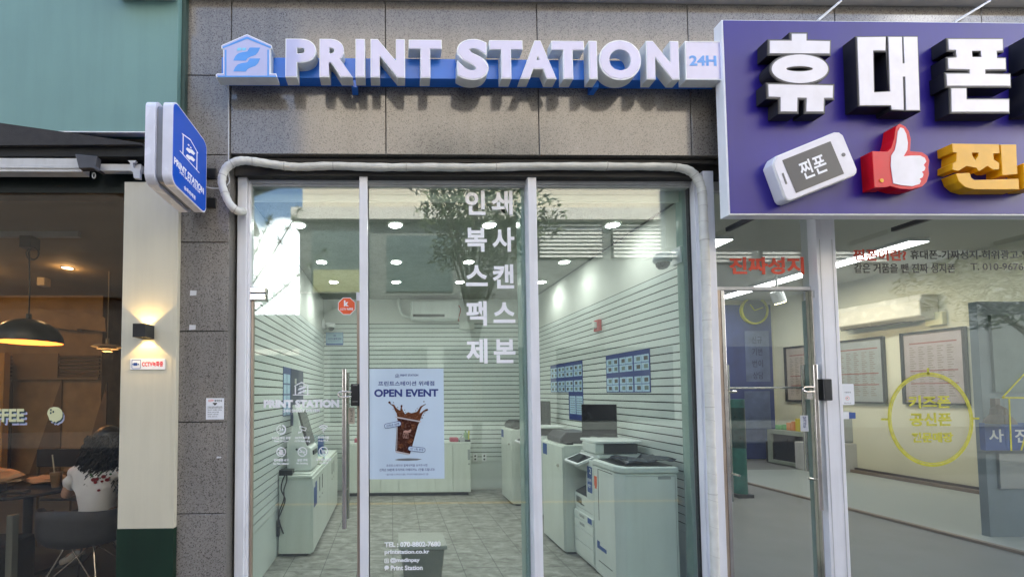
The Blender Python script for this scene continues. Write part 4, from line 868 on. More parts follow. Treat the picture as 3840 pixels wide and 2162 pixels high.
def copier(dy, label, num, tablet=True):
    x0, x1, y0, y1 = 1.69, XR-.03, .492+dy, .84+dy
    t = thing('copier', label, 'copier', ((x0+x1)/2, (y0+y1)/2, 0))
    b_ = MB(); b_.box(x0+.004, x1, y0, y1, .02, .58); b_.box(x0+.20, x1, y0, y1, .582, .80); b_.box(x0+.003, x0+.20, y0, y0+.12, .582, .80); b_.box(x0+.004, x1, y0, y1, .802, .915)
    body = obj('body', b_, M['machine'], t, bevel=.004)
    b_ = MB(); b_.prism([(x0+.01, .59), (x0+.199, .69), (x0+.199, .583), (x0+.01, .583)], y0+.122, y1-.004); obj('output_tray', b_, M['dark'], t)
    for k, (za_, zb_) in enumerate(((.05, .165), (.17, .285), (.29, .36), (.365, .43))):
        b_ = MB(); b_.box(x0-.008, x0+.003, y0+.004, y1-.004, za_, zb_-.004); d_ = obj('paper_drawer', b_, M['machine'], t, bevel=.002)
        if k > 1: b_ = MB(); b_.box(x0-.0095, x0-.0082, y0+.15, y0+.24, zb_-.045, zb_-.02); obj('drawer_grip', b_, M['machine2'], d_)
    b_ = MB(); b_.box(x0-.0095, x0-.0083, y0+.02, y0+.09, .375, .42); obj('blue_label', b_, M['bluelabel'], t)
    b_ = MB(); b_.box(x0-.0012, x0+.0025, y0+.02, y0+.095, .64, .86); lb = obj('number_label', b_, M['bluelabel'], t)
    f = (Vector((x0-.0015, 0, 0)), Vector((0, -1, 0)), Vector((0, 0, 1)), Vector((-1, 0, 0)))
    b_ = MB(); put_text(b_, num, f, -(y0+.055), -(y0+.028), .80, .85, .02, .0006); put_text(b_, '컬러흑백', f, -(y0+.09), -(y0+.025), .73, .76, .01, .0006); put_text(b_, '복합기', f, -(y0+.085), -(y0+.03), .68, .71, .01, .0006); obj('label_writing', b_, M['paper'], lb)
    b_ = MB(); put_text(b_, 'Canon', (Vector((x0+.0035, 0, 0)),)+f[1:], -(y0+.25), -(y0+.17), .49, .51, .03, .0006)
    obj('maker_mark', b_, M['black'], t)
    b_ = MB()
    for q in range(7): b_.box(x0+.0005, x0+.0035, y1-.13, y1-.03, .50+.008*q, .5035+.008*q)
    obj('vent', b_, M['dark'], t)
    b_ = MB(); b_.box(x0+.0005, x0+.0038, y0+.015, y1-.01, .462, .465); b_.box(x0+.0005, x0+.0038, y0+.118, y0+.1205, .60, .80); b_.box(x0+.0005, x0+.0038, y0+.01, y1-.01, .805, .8075); obj('panel_seam', b_, M['machine2'], t)
    b_ = MB(); b_.box(x0+.02, x0+.05, y0+.03, y0+.11, .9152, .917); obj('button_strip', b_, M['dark'], t)
    # scanner and feeder
    b_ = MB(); b_.prism(rrect(x0+.06, x1-.02, y0+.03, y1+.02, .03), .917, .96, (Vector((0, 0, 0)), Vector((1, 0, 0)), Vector((0, 1, 0)), Vector((0, 0, -1))))
    b_.v = [(x, y, -z_ if z_ < 0 else z_) for x, y, z_ in b_.v]; obj('scanner_bed', b_, M['machine'], t, bevel=.006)
    b_ = MB(); b_.box(x0+.12, x1-.07, y0+.06, y1-.01, .965, 1.05); obj('feeder', b_, M['dark'], t, bevel=.01)
    b_ = MB(); b_.prism(rrect(x0+.05, x1-.03, y0+.04, y1+.01, .05), -1.075, -1.055, (Vector((0, 0, 0)), Vector((1, 0, 0)), Vector((0, 1, 0)), Vector((0, 0, 1))))
    b_.v = [(x, y, z_) for x, y, z_ in b_.v]; obj('feeder_lid', b_, M['machine'], t, bevel=.006)
    b_ = MB(); b_.box(x0+.05, x0+.13, y0+.05, y1-.06, .965, 1.052); obj('feeder_side', b_, M['machine'], t, bevel=.01)
    # tilted control tablet
    cx, cy_, cz_ = x0-.02, y0+.20, .90
    u = Vector((0, -1, 0)); v = Vector((.86, 0, .36)).normalized(); n_ = u.cross(v).normalized()
    f2 = (Vector((cx, cy_, cz_)), u, v, n_)
    b_ = MB(); b_.prism(rrect(-.13, .13, -.085, .085, .015), -.010, .010, f2); tb = obj('control_tablet', b_, M['white'], t)
    b_ = MB(); b_.prism([(-.11, -.065), (.11, -.065), (.11, .065), (-.11, .065)], -.0115, -.0102, f2); obj('tablet_screen', b_, M['screen'], tb)
    b_ = MB(); b_.box(x0-.01, x0+.1, y0+.15, y0+.25, .84, .885); obj('tablet_arm', b_, M['machine'], t)
    return t
def monitor(x, y, z, ang, w_, h_, label):
    t = thing('monitor', label, 'monitor', (x, y, z)); u = Vector((math.cos(ang), math.sin(ang), 0)); v = Vector((0, 0, 1)); n_ = Vector((math.sin(ang), -math.cos(ang), 0))
    f = (Vector((x, y, z)), u, v, n_)
    b_ = MB(); b_.prism([(-w_/2, .07), (w_/2, .07), (w_/2, .07+h_), (-w_/2, .07+h_)], 0, .022, f); obj('case', b_, M['black'], t, bevel=.003)
    b_ = MB(); b_.prism([(-w_/2+.006, .088), (w_/2-.006, .088), (w_/2-.006, .064+h_), (-w_/2+.006, .064+h_)], -.001, -.0002, f); obj('screen', b_, M['screen'], t)
    b_ = MB(); b_.prism([(-.025, .006), (.025, .006), (.02, .15), (-.02, .15)], .024, .04, f); b_.prism([(-.09, 0), (.09, 0), (.09, .006), (-.09, .006)], -.06, .09, f); obj('stand', b_, M['black'], t)
    b_ = MB(); b_.tube(smooth_path([Vector((x, y, z))+u*.05-n_*.03+v*.12, Vector((x+.15, y-.02, z+.08)), Vector((x+.22, y, z+.03)), Vector((x+.1, y+.05, z+.01))], 6), .004, 6); obj('cable', b_, M['black'], t)
side_cabinet(0, 'white side cabinet behind the nearer copier, dark printer on top'); photo_printer(0, 'dark grey photo printer on the side cabinet behind the nearer copier')
side_cabinet(1.6, 'white side cabinet at the far end of the machine row'); photo_printer(1.6, 'dark grey photo printer on the farthest side cabinet')
copier(0, 'large white copier nearest the window with a tilted control tablet', '2'); copier(1.5, 'white copier farther back, partly behind the right mullion', '1')
xm, zm = P(2243, 1645, .95); monitor(1.967, .90, 1.002, math.radians(-28), .30, .31, 'black monitor standing on the nearer copier'); monitor(1.93, 2.42, 1.002, math.radians(-40), .34, .31, 'black monitor on the far copier, half hidden by the right mullion')
# finisher by the window
x0, x1, y0, y1 = 1.69, 2.135, .10, .485
t = thing('finisher_unit', 'tall white copier finisher by the window under a dark grey tray', 'finisher', ((x0+x1)/2, .3, 0))
top = lambda pts, za_, zb_: None
fz = (Vector((0, 0, 0)), Vector((1, 0, 0)), Vector((0, 1, 0)), Vector((0, 0, 1)))
b_ = MB(); b_.prism([(x0, y1), (x0, y0+.07), (x0+.045, y0), (x1, y0), (x1, y1)], -.885, -.01, fz); body = obj('body', b_, M['machine'], t, bevel=.012, seg=3)
b_ = MB(); b_.prism([(x0-.006, y1), (x0-.006, y0+.065), (x0+.04, y0-.008), (x1+.006, y0-.008), (x1+.006, y1)], -.935, -.888, fz); obj('top_cover', b_, M['machine'], t, bevel=.010, seg=3)
b_ = MB(); b_.prism([(x0+.04, y1-.01), (x0+.04, y0+.10), (x0+.07, y0+.025), (x1-.02, y0+.025), (x1-.02, y1-.01)], -.942, -.9365, fz); obj('dark_tray', b_, M['black'], t)
b_ = MB(); b_.box(x1-.15, x1-.055, y0-.004, y0-.0005, .845, .865); obj('grip', b_, M['machine2'], t)
b_ = MB(); b_.box(x0-.003, x0-.0005, y1-.06, y1-.02, .80, .72); b_.box(x0-.0035, x0-.0008, y1-.055, y1-.03, .70, .78); obj('warning_label', b_, M['orange'], t)
b_ = MB(); b_.box(x0-.0022, x0-.0004, y1-.085, y1-.08, .45, .87); b_.box(x0-.0022, x0-.0004, y0+.09, y1-.085, .865, .87); b_.box(x0-.0022, x0-.0004, y0+.12, y0+.32, .12, .126); obj('door_seam', b_, M['dark'], t)
b_ = MB(); b_.box(x0+.05, x1-.02, y0-.0025, y0-.0004, .868, .870); b_.box(x1-.022, x1-.02, y0-.0025, y0-.0004, .03, .868); b_.box(x0+.05, x1-.02, y0-.0025, y0-.0004, .05, .052); obj('rear_seam', b_, M['machine2'], t)
b_ = MB(); b_.box(x0-.0022, x0-.0004, y0+.20, y0+.34, .22, .25); b_.box(x0-.0022, x0-.0004, y0+.30, y0+.34, .25, .28); obj('blue_sticker', b_, M['bluelabel'], t)
bagm = mat('plastic_bag_dark', (.03, .035, .05), .25, 0, .2, 12, .5, 25)
r = random.Random(4); b_ = MB(); N = 14
for i in range(N+1):
    for j in range(7):
        u = i/N; v = j/6; x = x0+.09+u*(x1-x0-.06); y = y0+.05+v*(.26+.05*math.sin(u*9)); z_ = .9435+.022*abs(math.sin(u*7+v*3))+.02*u*u+r.uniform(0, .006); b_.v.append((x, y, z_))
for i in range(N):
    for j in range(6): a = i*7+j; b_.f.append((a, a+1, a+8, a+7))
o = obj('plastic_bag', b_, bagm, None, smooth=True); md = o.modifiers.new('thickness', 'SOLIDIFY'); md.thickness = .003; tag(o, 'crumpled dark plastic bag lying on the tray of the finisher by the window', 'bag')
# ================================================================= PURPLE PHONE SHOP SIGN
YP = -.33; YPB = -.262
sgp = thing('purple_sign', 'wide purple shop sign with raised black-edged Korean letters, phone and thumb shapes', 'sign', (3.2, YST, 3.5))
# outline measured at the front edge
tl = P(*R6(77, 122), YP); bl_ = P(*R6(122, 1360), YP); XLp = (tl[0]+bl_[0])/2; XRp = XLp+3.9
ztp = P(*R6(900, 134), YP)[1]; zbp = P(*R6(900, 1360), YP)[1]
b_ = MB(); b_.box(XLp, XRp, YP, YPB, zbp, ztp); cs = obj('casing', b_, M['rim'], sgp, bevel=.003)
b_ = MB(); b_.box(XLp+.010, XRp-.01, YP-.002, YP-.0005, zbp+.010, ztp-.006); obj('purple_face', b_, M['purple'], sgp)
b_ = MB()
for x in (XLp+.25, XLp+1.5, XLp+2.7): b_ = MB(); b_.box(x, x+.03, YPB+.001, -.01, zbp+.02, zbp+.05); obj('wall_bracket', b_, M['dark'], sgp)
for (xa, ya_, xb, yb_) in ((685, 122, 830, 0), (1545, 135, 1770, 0)):
    a = P(*R6(xa, ya_), YP+.02); c_ = P(*R6(xb, yb_), YST-.07)
    d_ = Vector((c_[0]-a[0], YST-.07-(YP+.02), c_[1]-a[1])); b_ = MB(); p0 = Vector((a[0], YP+.02, a[1]-.01)); b_.tube([p0, p0+d_*1.0], .008, 8)
    o = obj('stay_rod', b_, M['alu2'], sgp, smooth=True)
YL = -.405
def big(name, outl, holes=(), grow=.014, y=YL, body=M['lblack'], rim=M['lgrey'], face=M['wface'], dy=0):
    """one raised letter piece: dark body, grey rim and bright face"""
    o_ = zp(R6, outl, y); hs_ = [zp(R6, h_, y) for h_ in holes]
    b_ = MB(); b_.prism([offset_poly(o_, grow)]+[offset_poly(h_, -grow*.6) for h_ in hs_], y+dy, YP-.0025); L_ = obj(name, b_, body, sgp, bevel=.0025)
    b_ = MB(); b_.prism([offset_poly(o_, grow*.55)]+[offset_poly(h_, -grow*.25) for h_ in hs_], y+dy-.002, y+dy-.0004); obj('rim', b_, rim, L_)
    b_ = MB(); b_.prism([o_]+hs_, y+dy-.004, y+dy-.0022); obj('face', b_, face, L_); return L_
big('letter_piece', [(518,218),(610,218),(610,262),(758,265),(756,342),(380,340),(380,262),(518,262)])
big('letter_piece', ell(570, 438, 178, 90, 40), [ell(568, 438, 85, 17, 24)], dy=.001)
big('letter_piece', [(372,535),(780,543),(778,620),(722,620),(720,706),(612,706),(615,620),(555,618),(553,706),(450,706),(450,615),(375,612)], dy=.002)
big('letter_piece', [(932,240),(1110,238),(1108,322),(1030,322),(1036,588),(1140,583),(1128,238),(1212,238),(1217,405),(1230,405),(1224,238),(1310,238),(1325,698),(1240,698),(1235,487),(1218,487),(1224,697),(1150,694),(1145,668),(948,668)], grow=.010)
big('letter_piece', [(1507,252),(1848,252),(1850,322),(1810,325),(1812,372),(1866,374),(1868,440),(1738,442),(1738,472),(1895,475),(1897,545),(1500,545),(1495,470),(1642,470),(1642,442),(1508,438),(1505,372),(1560,368),(1555,320),(1510,318)], [[(1655,325),(1658,365),(1716,365),(1712,325)]], grow=.012)
big('letter_piece', [(1527,562),(1620,562),(1622,632),(1890,632),(1890,708),(1530,708)], grow=.012, dy=.001)
big('letter_piece', [(2010,245),(2290,245),(2290,420),(2010,415)], dy=.001); big('letter_piece', [(2010,470),(2330,470),(2330,700),(2010,700)], grow=.012)
# phone
ph = [(415,1005),(425,988),(790,838),(822,840),(845,858),(932,1068),(930,1090),(915,1108),(515,1268),(490,1262),(475,1245),(400,1040)]
yq = YL+.005
b_ = MB(); b_.prism(offset_poly(zp(R6, ph, yq), .003), yq, YP-.0025); phn = obj('phone_shape', b_, M['white'], sgp, smooth=True, bevel=.006)
b_ = MB(); b_.prism(offset_poly(zp(R6, ph, yq), -.006), yq-.0025, yq-.0005); obj('face', b_, M['wface'], phn)
b_ = MB(); b_.prism(zp(R6, [(458,1015),(762,895),(848,1100),(545,1222)], yq), yq-.004, yq-.0028); obj('screen', b_, mat('phone_screen_grey', (.045, .045, .05), .4), phn)
b_ = MB(); c_ = P(*R6(845, 980), yq); b_.lathe([(.0001, -.004), (.0125, -.004), (.0125, -.0026)], (c_[0], yq, c_[1]), 18, 'y'); b_.prism(zp(R6, [(455,1098),(465,1094),(490,1163),(480,1167)], yq), yq-.004, yq-.0026); obj('buttons', b_, M['lgrey'], phn)
ang = math.atan2(120, 305); c_ = P(*R6(652, 1056), yq)
u = Vector((math.cos(ang), 0, math.sin(ang))); v = Vector((-math.sin(ang)*.82+.0, 0, math.cos(ang))).normalized()
b_ = MB(); put_text(b_, '찐폰', (Vector((c_[0], yq-.0045, c_[1])), u, v, Vector((0, -1, 0))), -.090, .090, -.060, .060, .020, .0008); obj('phone_lettering', b_, M['vinyl'], phn)
# thumb
th = [(1030,955),(1128,958),(1150,935),(1168,880),(1180,800),(1205,782),(1240,800),(1262,830),(1275,880),(1270,955),(1345,962),(1380,985),(1392,1015),(1385,1060),(1390,1100),(1375,1150),(1345,1180),(1280,1196),(1200,1192),(1140,1175),(1128,1182),(1045,1186),(1040,1100)]
b_ = MB(); b_.prism(zp(R6, th, yq), yq, YP-.0025); tho = obj('thumb_shape', b_, M['red'], sgp, bevel=.002)
b_ = MB(); b_.prism(zp(R6, [(1190,830),(1205,808),(1225,815),(1242,850),(1252,905),(1248,950),(1225,990),(1270,985),(1330,985),(1358,1000),(1368,1022),(1352,1045),(1362,1060),(1358,1078),(1340,1088),(1350,1102),(1345,1122),(1326,1132),(1335,1145),(1325,1165),(1280,1178),(1210,1172),(1160,1160),(1145,1050),(1148,985),(1170,950),(1180,905)], yq), yq-.003, yq-.0004); obj('white_hand', b_, M['wface'], tho)
b_ = MB(); c_ = P(*R6(1088, 1142), yq); b_.lathe([(.0001, -.003), (.0125, -.003), (.0125, -.0002)], (c_[0], yq, c_[1]), 18, 'y'); obj('cuff_button', b_, M['yellow'], tho)
# yellow letters
def yl(outl, hole=(), dy=0): b_ = MB(); b_.prism([zp(R6, outl, YL)]+[zp(R6, h_, YL) for h_ in hole], YL+dy, YP-.0025); return obj('yellow_letter_piece', b_, M['yellow'], sgp, bevel=.0025)
yl([(1535,908),(1832,912),(1833,968),(1795,970),(1800,1010),(1832,1030),(1832,1070),(1795,1072),(1758,1048),(1705,1082),(1688,1060),(1625,1048),(1575,1080),(1538,1072),(1538,1035),(1562,1020),(1565,965),(1540,962)], [[(1660,965),(1664,985),(1682,1012),(1700,985),(1702,965)]])
yl([(1843,912),(1943,912),(1950,1100),(1855,1108)], dy=.001)
yl([(1560,1095),(1650,1092),(1660,1122),(1680,1136),(1960,1128),(1963,1196),(1680,1196),(1620,1180),(1580,1145)], dy=.002)
yl([(1990,1030),(2080,1028),(2085,1190),(1992,1192)])

# ================================================================= PHONE SHOP FRONT
rs = thing('phone_shopfront', 'white framed phone shop window with red, black and yellow vinyl writing', 'shopfront', (3.3, 0, 0))
ztr = zhead-.1
def upright(xt, yt, xb, yb_, wt, wb, y0, y1, m, nm): return leanbar(xt, yt, xb, yb_, wt, wb, y0, y1, m, nm, rs)
_, pa, pb = upright(3064, 830, 3112, 2162, 72, 74, -.06, .05, M['alu'], 'post')
b_ = MB(); b_.box(pa+.001, pb-.001, -.058, .05, P(3100, 830, -.06)[1]-.001, ztr); obj('post_top', b_, M['alu'], rs)
g1 = MB(); g1.box(pa+.02, pa+.024, -.0625, -.0602, 0, 2.6); g1.box(pb-.03, pb-.026, -.0625, -.0602, 0, 2.6); obj('post_groove', g1, M['alu2'], rs)
zdt = P(2880, 1082, 0)[1]
b_ = MB(); b_.box(rd+.002, pa-.001, -.01, .03, zdt-.012, zdt+.012); obj('transom', b_, M['alu2'], rs, bevel=.002)
b_ = MB(); b_.box(rd+.001, 6.4, -.02, .04, ztr-.08, ztr); obj('head_rail', b_, M['alu2'], rs)
pane('glass_pane', rd+.002, pa-.001, zdt+.014, ztr-.082, rs, G_RIGHT); pane('glass_pane', pb+.001, 6.3, 0, ztr-.082, rs, G_RIGHT)
YG = -.002
def zb8(s_, a, off, m, nm, fn=R8): return text_px(s_, fn, *a, YG, m, rs, off, name=nm)
zb8('진짜성지', (155, 338, 735, 472), .035, M['vred'], 'red_lettering', R7)
zb8('찐폰이란?', (1118, 278, 1530, 368), .035, M['vred'], 'red_lettering', R7)
zb8('휴대폰-가짜성지-허위광고-인터넷', (1562, 285, 2640, 355), .018, M['vblack'], 'dark_lettering', R7)
zb8('같은 거품을 뺀 진짜 성지폰', (1125, 388, 1910, 462), .018, M['vblack'], 'dark_lettering', R7)
zb8('T. 010-9676', (2030, 385, 2440, 440), .012, M['vblack'], 'dark_lettering', R7)
b_ = MB(); cc = P(*R8(1578, 325), YG); sc_ = (P(*R8(1878, 325), YG)[0]-cc[0])
def rng(r0, r1, n=64):
    for i in range(n):
        t0, t1 = 2*math.pi*i/n, 2*math.pi*(i+1)/n
        b_.prism([(cc[0]+r0*math.cos(t0), cc[1]+r0*1.075*math.sin(t0)), (cc[0]+r0*math.cos(t1), cc[1]+r0*1.075*math.sin(t1)), (cc[0]+r1*math.cos(t1), cc[1]+r1*1.075*math.sin(t1)), (cc[0]+r1*math.cos(t0), cc[1]+r1*1.075*math.sin(t0))], YG-.0006, YG)
rng(sc_*1.015, sc_*.965); rng(sc_*.955, sc_*.93)
for q in ([(1226,318),(1276,318),(1276,332),(1226,332)], [(1878,312),(1926,312),(1926,326),(1878,326)], [(1552,-40),(1568,-40),(1568,10),(1552,10)]): b_.prism(zp(R8, q, YG), YG-.0006, YG)
obj('yellow_ring', b_, M['vyellow'], rs)
zb8('키즈폰', (1420, 155, 1722, 247), .035, M['vyellow'], 'yellow_lettering'); zb8('공신폰', (1430, 278, 1728, 374), .035, M['vyellow'], 'yellow_lettering'); zb8('전문매장', (1443, 418, 1740, 490), .04, M['vyellow'], 'yellow_lettering')
for q in ([(2088,165),(2300,-60),(2300,-48),(2096,172)], [(2088,165),(2300,168),(2300,178),(2088,175)], [(2134,178),(2144,178),(2160,548),(2148,548)], [(2220,545),(2300,250),(2300,290),(2232,545)]):
    b_ = MB(); b_.prism(zp(R8, q, YG), YG-.0006, YG); obj('yellow_line_drawing', b_, M['vyellow'], rs)
a = zr(R8, 945, 72, 1032, 222, YG); b_ = MB(); b_.prism(rrect(a[0], a[1], a[2], a[3], .010), YG-.001, YG); sk = obj('white_sticker', b_, M['paper'], rs)
c_ = P(*R8(984, 175), YG); b_ = MB(); b_.lathe([(.012, -.0016), (.014, -.0016), (.014, -.0012), (.012, -.0012)], (c_[0], YG, c_[1]), 24, 'y'); obj('ring_mark', b_, M['orange'], sk)
b_ = MB(); b_.prism([(c_[0]-.007, c_[1]), (c_[0]-.001, c_[1]-.005), (c_[0]+.002, c_[1]+.002), (c_[0]-.002, c_[1]+.006)], YG-.0016, YG-.0012); obj('green_mark', b_, M['leaf'], sk)
b_ = MB(); text_px('이용안내', R8, 965, 128, 1008, 138, YG-.0012, None, off=.01, mb=b_); text_px('모바일 쿠폰 사용', R8, 960, 205, 1012, 213, YG-.0012, None, off=0, mb=b_); obj('sticker_writing', b_, M['vblack'], sk)
a = zr(R8, 957, 272, 995, 323, YG); b_ = MB(); b_.box(a[0], a[1], YG-.001, YG, a[2], a[3]); obj('white_sticker', b_, M['paper'], rs)
a = zr(R8, 997, 276, 1042, 320, YG); b_ = MB(); b_.box(a[0], a[1], YG-.001, YG, a[2], a[3]); obj('blue_sticker', b_, M['bluelabel'], rs)
# door
rd_ = thing('glass_door', 'steel framed glass door of the phone shop with long pull bars and a black lock', 'door', (2.9, 0, 0))
d0 = P(*R8(112, 500), -.01)[0]; d1 = P(*R8(800, 500), -.01)[0]
b_ = MB(); b_.box(d0-.03, d0-.004, -.02, .03, .01, zdt-.014); obj('door_jamb', b_, M['tan'], rd_)
b_ = MB(); b_.box(d0, d0+.028, -.02, .03, .01, zdt-.016); obj('door_stile', b_, M['steel'], rd_, bevel=.003)
b_ = MB(); b_.box(d1-.03, d1, -.02, .03, .01, zdt-.016); obj('door_stile', b_, M['steel'], rd_, bevel=.003)
b_ = MB(); b_.box(d1+.014, d1+.04, -.03, .02, .01, zdt-.05); obj('door_jamb', b_, M['tan'], rd_)
b_ = MB(); b_.box(d1+.004, pa-.001, -.034, .03, zdt-.075, zdt-.016); obj('closer_block', b_, M['alu2'], rd_, bevel=.004)
b_ = MB(); b_.box(d1+.042, pa-.001, .0, .06, 0, zdt-.08); obj('glass_edge', b_, G_EDGE, rd_)
b_ = MB(); b_.box(d0+.029, d1-.031, 0, .01, .01, zdt-.018); obj('door_glass', b_, G_RIGHT, rd_)
def vbar(fn, x, y0, y1, yy, r_, nm, extra=()):
    X, Za = P(*fn(x, y0), yy); Zb = P(*fn(x, y1), yy)[1]; b_ = MB(); b_.tube([(X, yy, Za), (X, yy, Zb)], r_, 14)
    for f_ in (.2, .8): zz_ = Za+(Zb-Za)*f_; b_.tube([(X, yy, zz_), (X, 0.0, zz_)], .008, 8)
    return obj(nm, b_, M['steel'], rd_, smooth=True)
vbar(R7, 816, 1172, 2300, -.07, .015, 'bar_handle'); vbar(R7, 728, 1176, 1998, .08, .016, 'bar_handle'); vbar(R7, 132, 1175, 2230, .08, .016, 'bar_handle')
zc = P(2880, 1453, .08)[1]; b_ = MB(); b_.tube([(P(*R7(140, 1350), .08)[0], .08, zc), (P(*R7(725, 1350), .08)[0], .08, zc)], .009, 10); obj('cross_bar', b_, M['steel'], rd_, smooth=True)
a = rect(3069, 1420, 3100, 1500, -.06); b_ = MB(); b_.box(a[0], a[1], -.10, -.036, a[2], a[3]); obj('door_lock', b_, M['black'], rd_, bevel=.006)
x0_, zc = P(3012, 1459, -.09); x1_ = P(3052, 1459, -.09)[0]; b_ = MB(); b_.tube(smooth_path([(x1_, -.09, zc+.016), (x0_+.015, -.09, zc+.016), (x0_, -.09, zc), (x0_+.015, -.09, zc-.016), (x1_, -.09, zc-.016)], 6), .006, 8); b_.box(x0_+.02, x0_+.06, -.095, -.08, zc-.07, zc-.025); obj('lock_shackle', b_, M['steel'], rd_, smooth=True)
a = zr(R8, 652, 297, 706, 411, -.004); b_ = MB(); b_.box(a[0], a[1], -.004, -.001, a[2], a[3]); pl = obj('pull_label', b_, M['paper'], rd_)
b_ = MB()
for i, c_ in enumerate('당기시오'): text_px(c_, R8, 668, 306+20*i, 690, 324+20*i, -.0046, None, off=.02, mb=b_)
obj('label_writing', b_, M['navy'], pl)

# ---- inside the phone shop
RX0, RX1, RY, RZ = 2.40, 8.45, 5.8, 3.5
b_ = MB(); b_.box(RX0-.02, RX1+.1, RY, RY+.1, 0, RZ); b_.box(RX1, RX1+.1, .05, RY, 0, RZ); b_.box(RX1-.001, 9.2, .02, .06, 0, RZ+.5); obj('phone_shop_wall', b_, M['cream_wall'], bld)
b_ = MB(); b_.box(RX0-.08, RX0-.02, .05, RY+.1, 0, RZ+.02); obj('party_wall', b_, M['plaster'], bld)
b_ = MB(); b_.box(RX0-.08, RX1+.1, .05, RY+.1, RZ, RZ+.05); obj('phone_shop_ceiling', b_, mat('ceiling_grey', (.50, .50, .46), .8, 0, .04, 2), bld)
b_ = MB(); b_.box(RX0-.1, RX1+.1, -.02, RY+.05, -.06, -.002); struct('phone_shop_floor', b_, M['rfloor'])
t = thing('reflection_platform', 'low pale platform with brown edge strip, standing in for a street reflection along the phone shop wall', 'platform', (6.9, 2.4, 0))  # pale band of reflected street, built as a low platform
b_ = MB(); b_.box(5.78, RX1-.01, .06, 4.6, .0, .02); obj('platform_top', b_, mat('platform_pale', (.36, .39, .37), .4, 0, .06, 3), t)
b_ = MB(); b_.box(5.72, 5.779, .06, 4.6, 0, .026); obj('edge_strip', b_, mat('edge_brown', (.26, .20, .16), .5), t)
b_ = MB(); b_.box(RX1-.06, RX1-.001, .06, 4.6, .021, .10); obj('skirting', b_, mat('skirting_dark', (.05, .04, .035), .6), t)
b_ = MB(); b_.box(RX1-.14, RX1-.061, .06, 4.6, .021, .07); obj('mat_strip', b_, mat('mat_brown', (.17, .13, .10), .8), t)
TUBE = emis('tube_light_glow', (1, 1, 1), 3)
def tube_light(px0, py0, px1, py1, label):
    xa, ya_ = ceil_at(px0, py0, RZ-.05); xb, yb_ = ceil_at(px1, py1, RZ-.05); x = (xa+xb)/2; yb_ = min(yb_, RY-.1)
    t = thing('linear_light', label, 'light', (x, (ya_+yb_)/2, RZ), 'linear lights under the phone shop ceiling')
    b_ = MB(); b_.box(x-.14, x+.14, ya_, yb_, RZ-.045, RZ-.001); obj('housing', b_, M['white'], t)
    b_ = MB(); b_.box(x-.135, x+.135, ya_+.01, yb_-.01, RZ-.05, RZ-.0455); obj('tube_lens', b_, TUBE, t)
    l = bpy.data.lights.new('lamp_light', 'AREA'); l.shape = 'RECTANGLE'; l.size = .25; l.size_y = (yb_-ya_); l.energy = 4.2; l.color = (1, .99, .96)
    lo = bpy.data.objects.new('lamp_light', l); C.objects.link(lo); lo.parent = t; lo.location = (0, 0, -.06)
tube_light(3440, 905, 2712, 1118, 'long white linear ceiling light crossing behind the black writing'); tube_light(2700, 898, 2500, 1000, 'linear ceiling light cut off by the white corner post of the phone shop')
YW = RY-.01
def rwall(px, py, X=RX1): return onX(px, py, X)
a = rect(2744, 1125, 2896, 1735, YW)
t = thing('blue_banner', 'dark blue banner wall at the back of the phone shop under the clock', 'banner', (a[0], YW, a[2]))
b_ = MB(); b_.box(RX0, a[1], YW-.03, YW, .02, RZ-.1); obj('panel', b_, mat('banner_blue', (.035, .05, .17), .5, 0, .2, 3), t)
b_ = MB(); a2 = rect(2795, 1240, 2885, 1430, YW-.03); b_.box(a2[0], a2[1], YW-.035, YW-.031, a2[2], a2[3]); a3 = rect(2794, 1465, 2890, 1660, YW-.03); b_.box(a3[0], a3[1], YW-.035, YW-.031, a3[2], a3[3]); obj('lighter_panel', b_, mat('banner_grey_blue', (.10, .13, .24), .5, 0, .2, 5), t)
b_ = MB()
for k, s_ in enumerate(('신규', '기변', '번이', '상담')): put_text(b_, s_, FY(YW-.036), a2[0]+.15, a2[0]+.38, a2[3]-.28-.26*k, a2[3]-.12-.26*k, .01, .001)
obj('banner_writing', b_, mat('banner_ink', (.02, .025, .08), .5), t)
c_ = P(2832, 1163, YW-.1)
t = thing('wall_clock', 'round grey clock with yellow-green rim on the blue banner', 'clock', (c_[0], YW-.04, c_[1]))
b_ = MB(); b_.lathe([(.27, -.06), (.30, -.06), (.30, -.0), (.27, -.0)], (c_[0], YW-.04, c_[1]), 32, 'y'); obj('rim', b_, M['vyellow'], t, smooth=True)
b_ = MB(); b_.lathe([(.0001, -.03), (.27, -.03)], (c_[0], YW-.04, c_[1]), 32, 'y'); obj('dial', b_, mat('clock_grey', (.09, .11, .12), .4), t)
for an, ln in ((125, .16), (20, .20)):
    b_ = MB(); r_ = math.radians(an); b_.tube([(c_[0], YW-.085, c_[1]), (c_[0]+ln*math.cos(r_), YW-.085, c_[1]+ln*math.sin(r_))], .010, 6); obj('hand', b_, M['vyellow'], t)
for dx in (-.12, .12): b_ = MB(); b_.ball((c_[0]+dx, YW-.07, c_[1]+.31), .05, 8); obj('bell', b_, M['vyellow'], t)
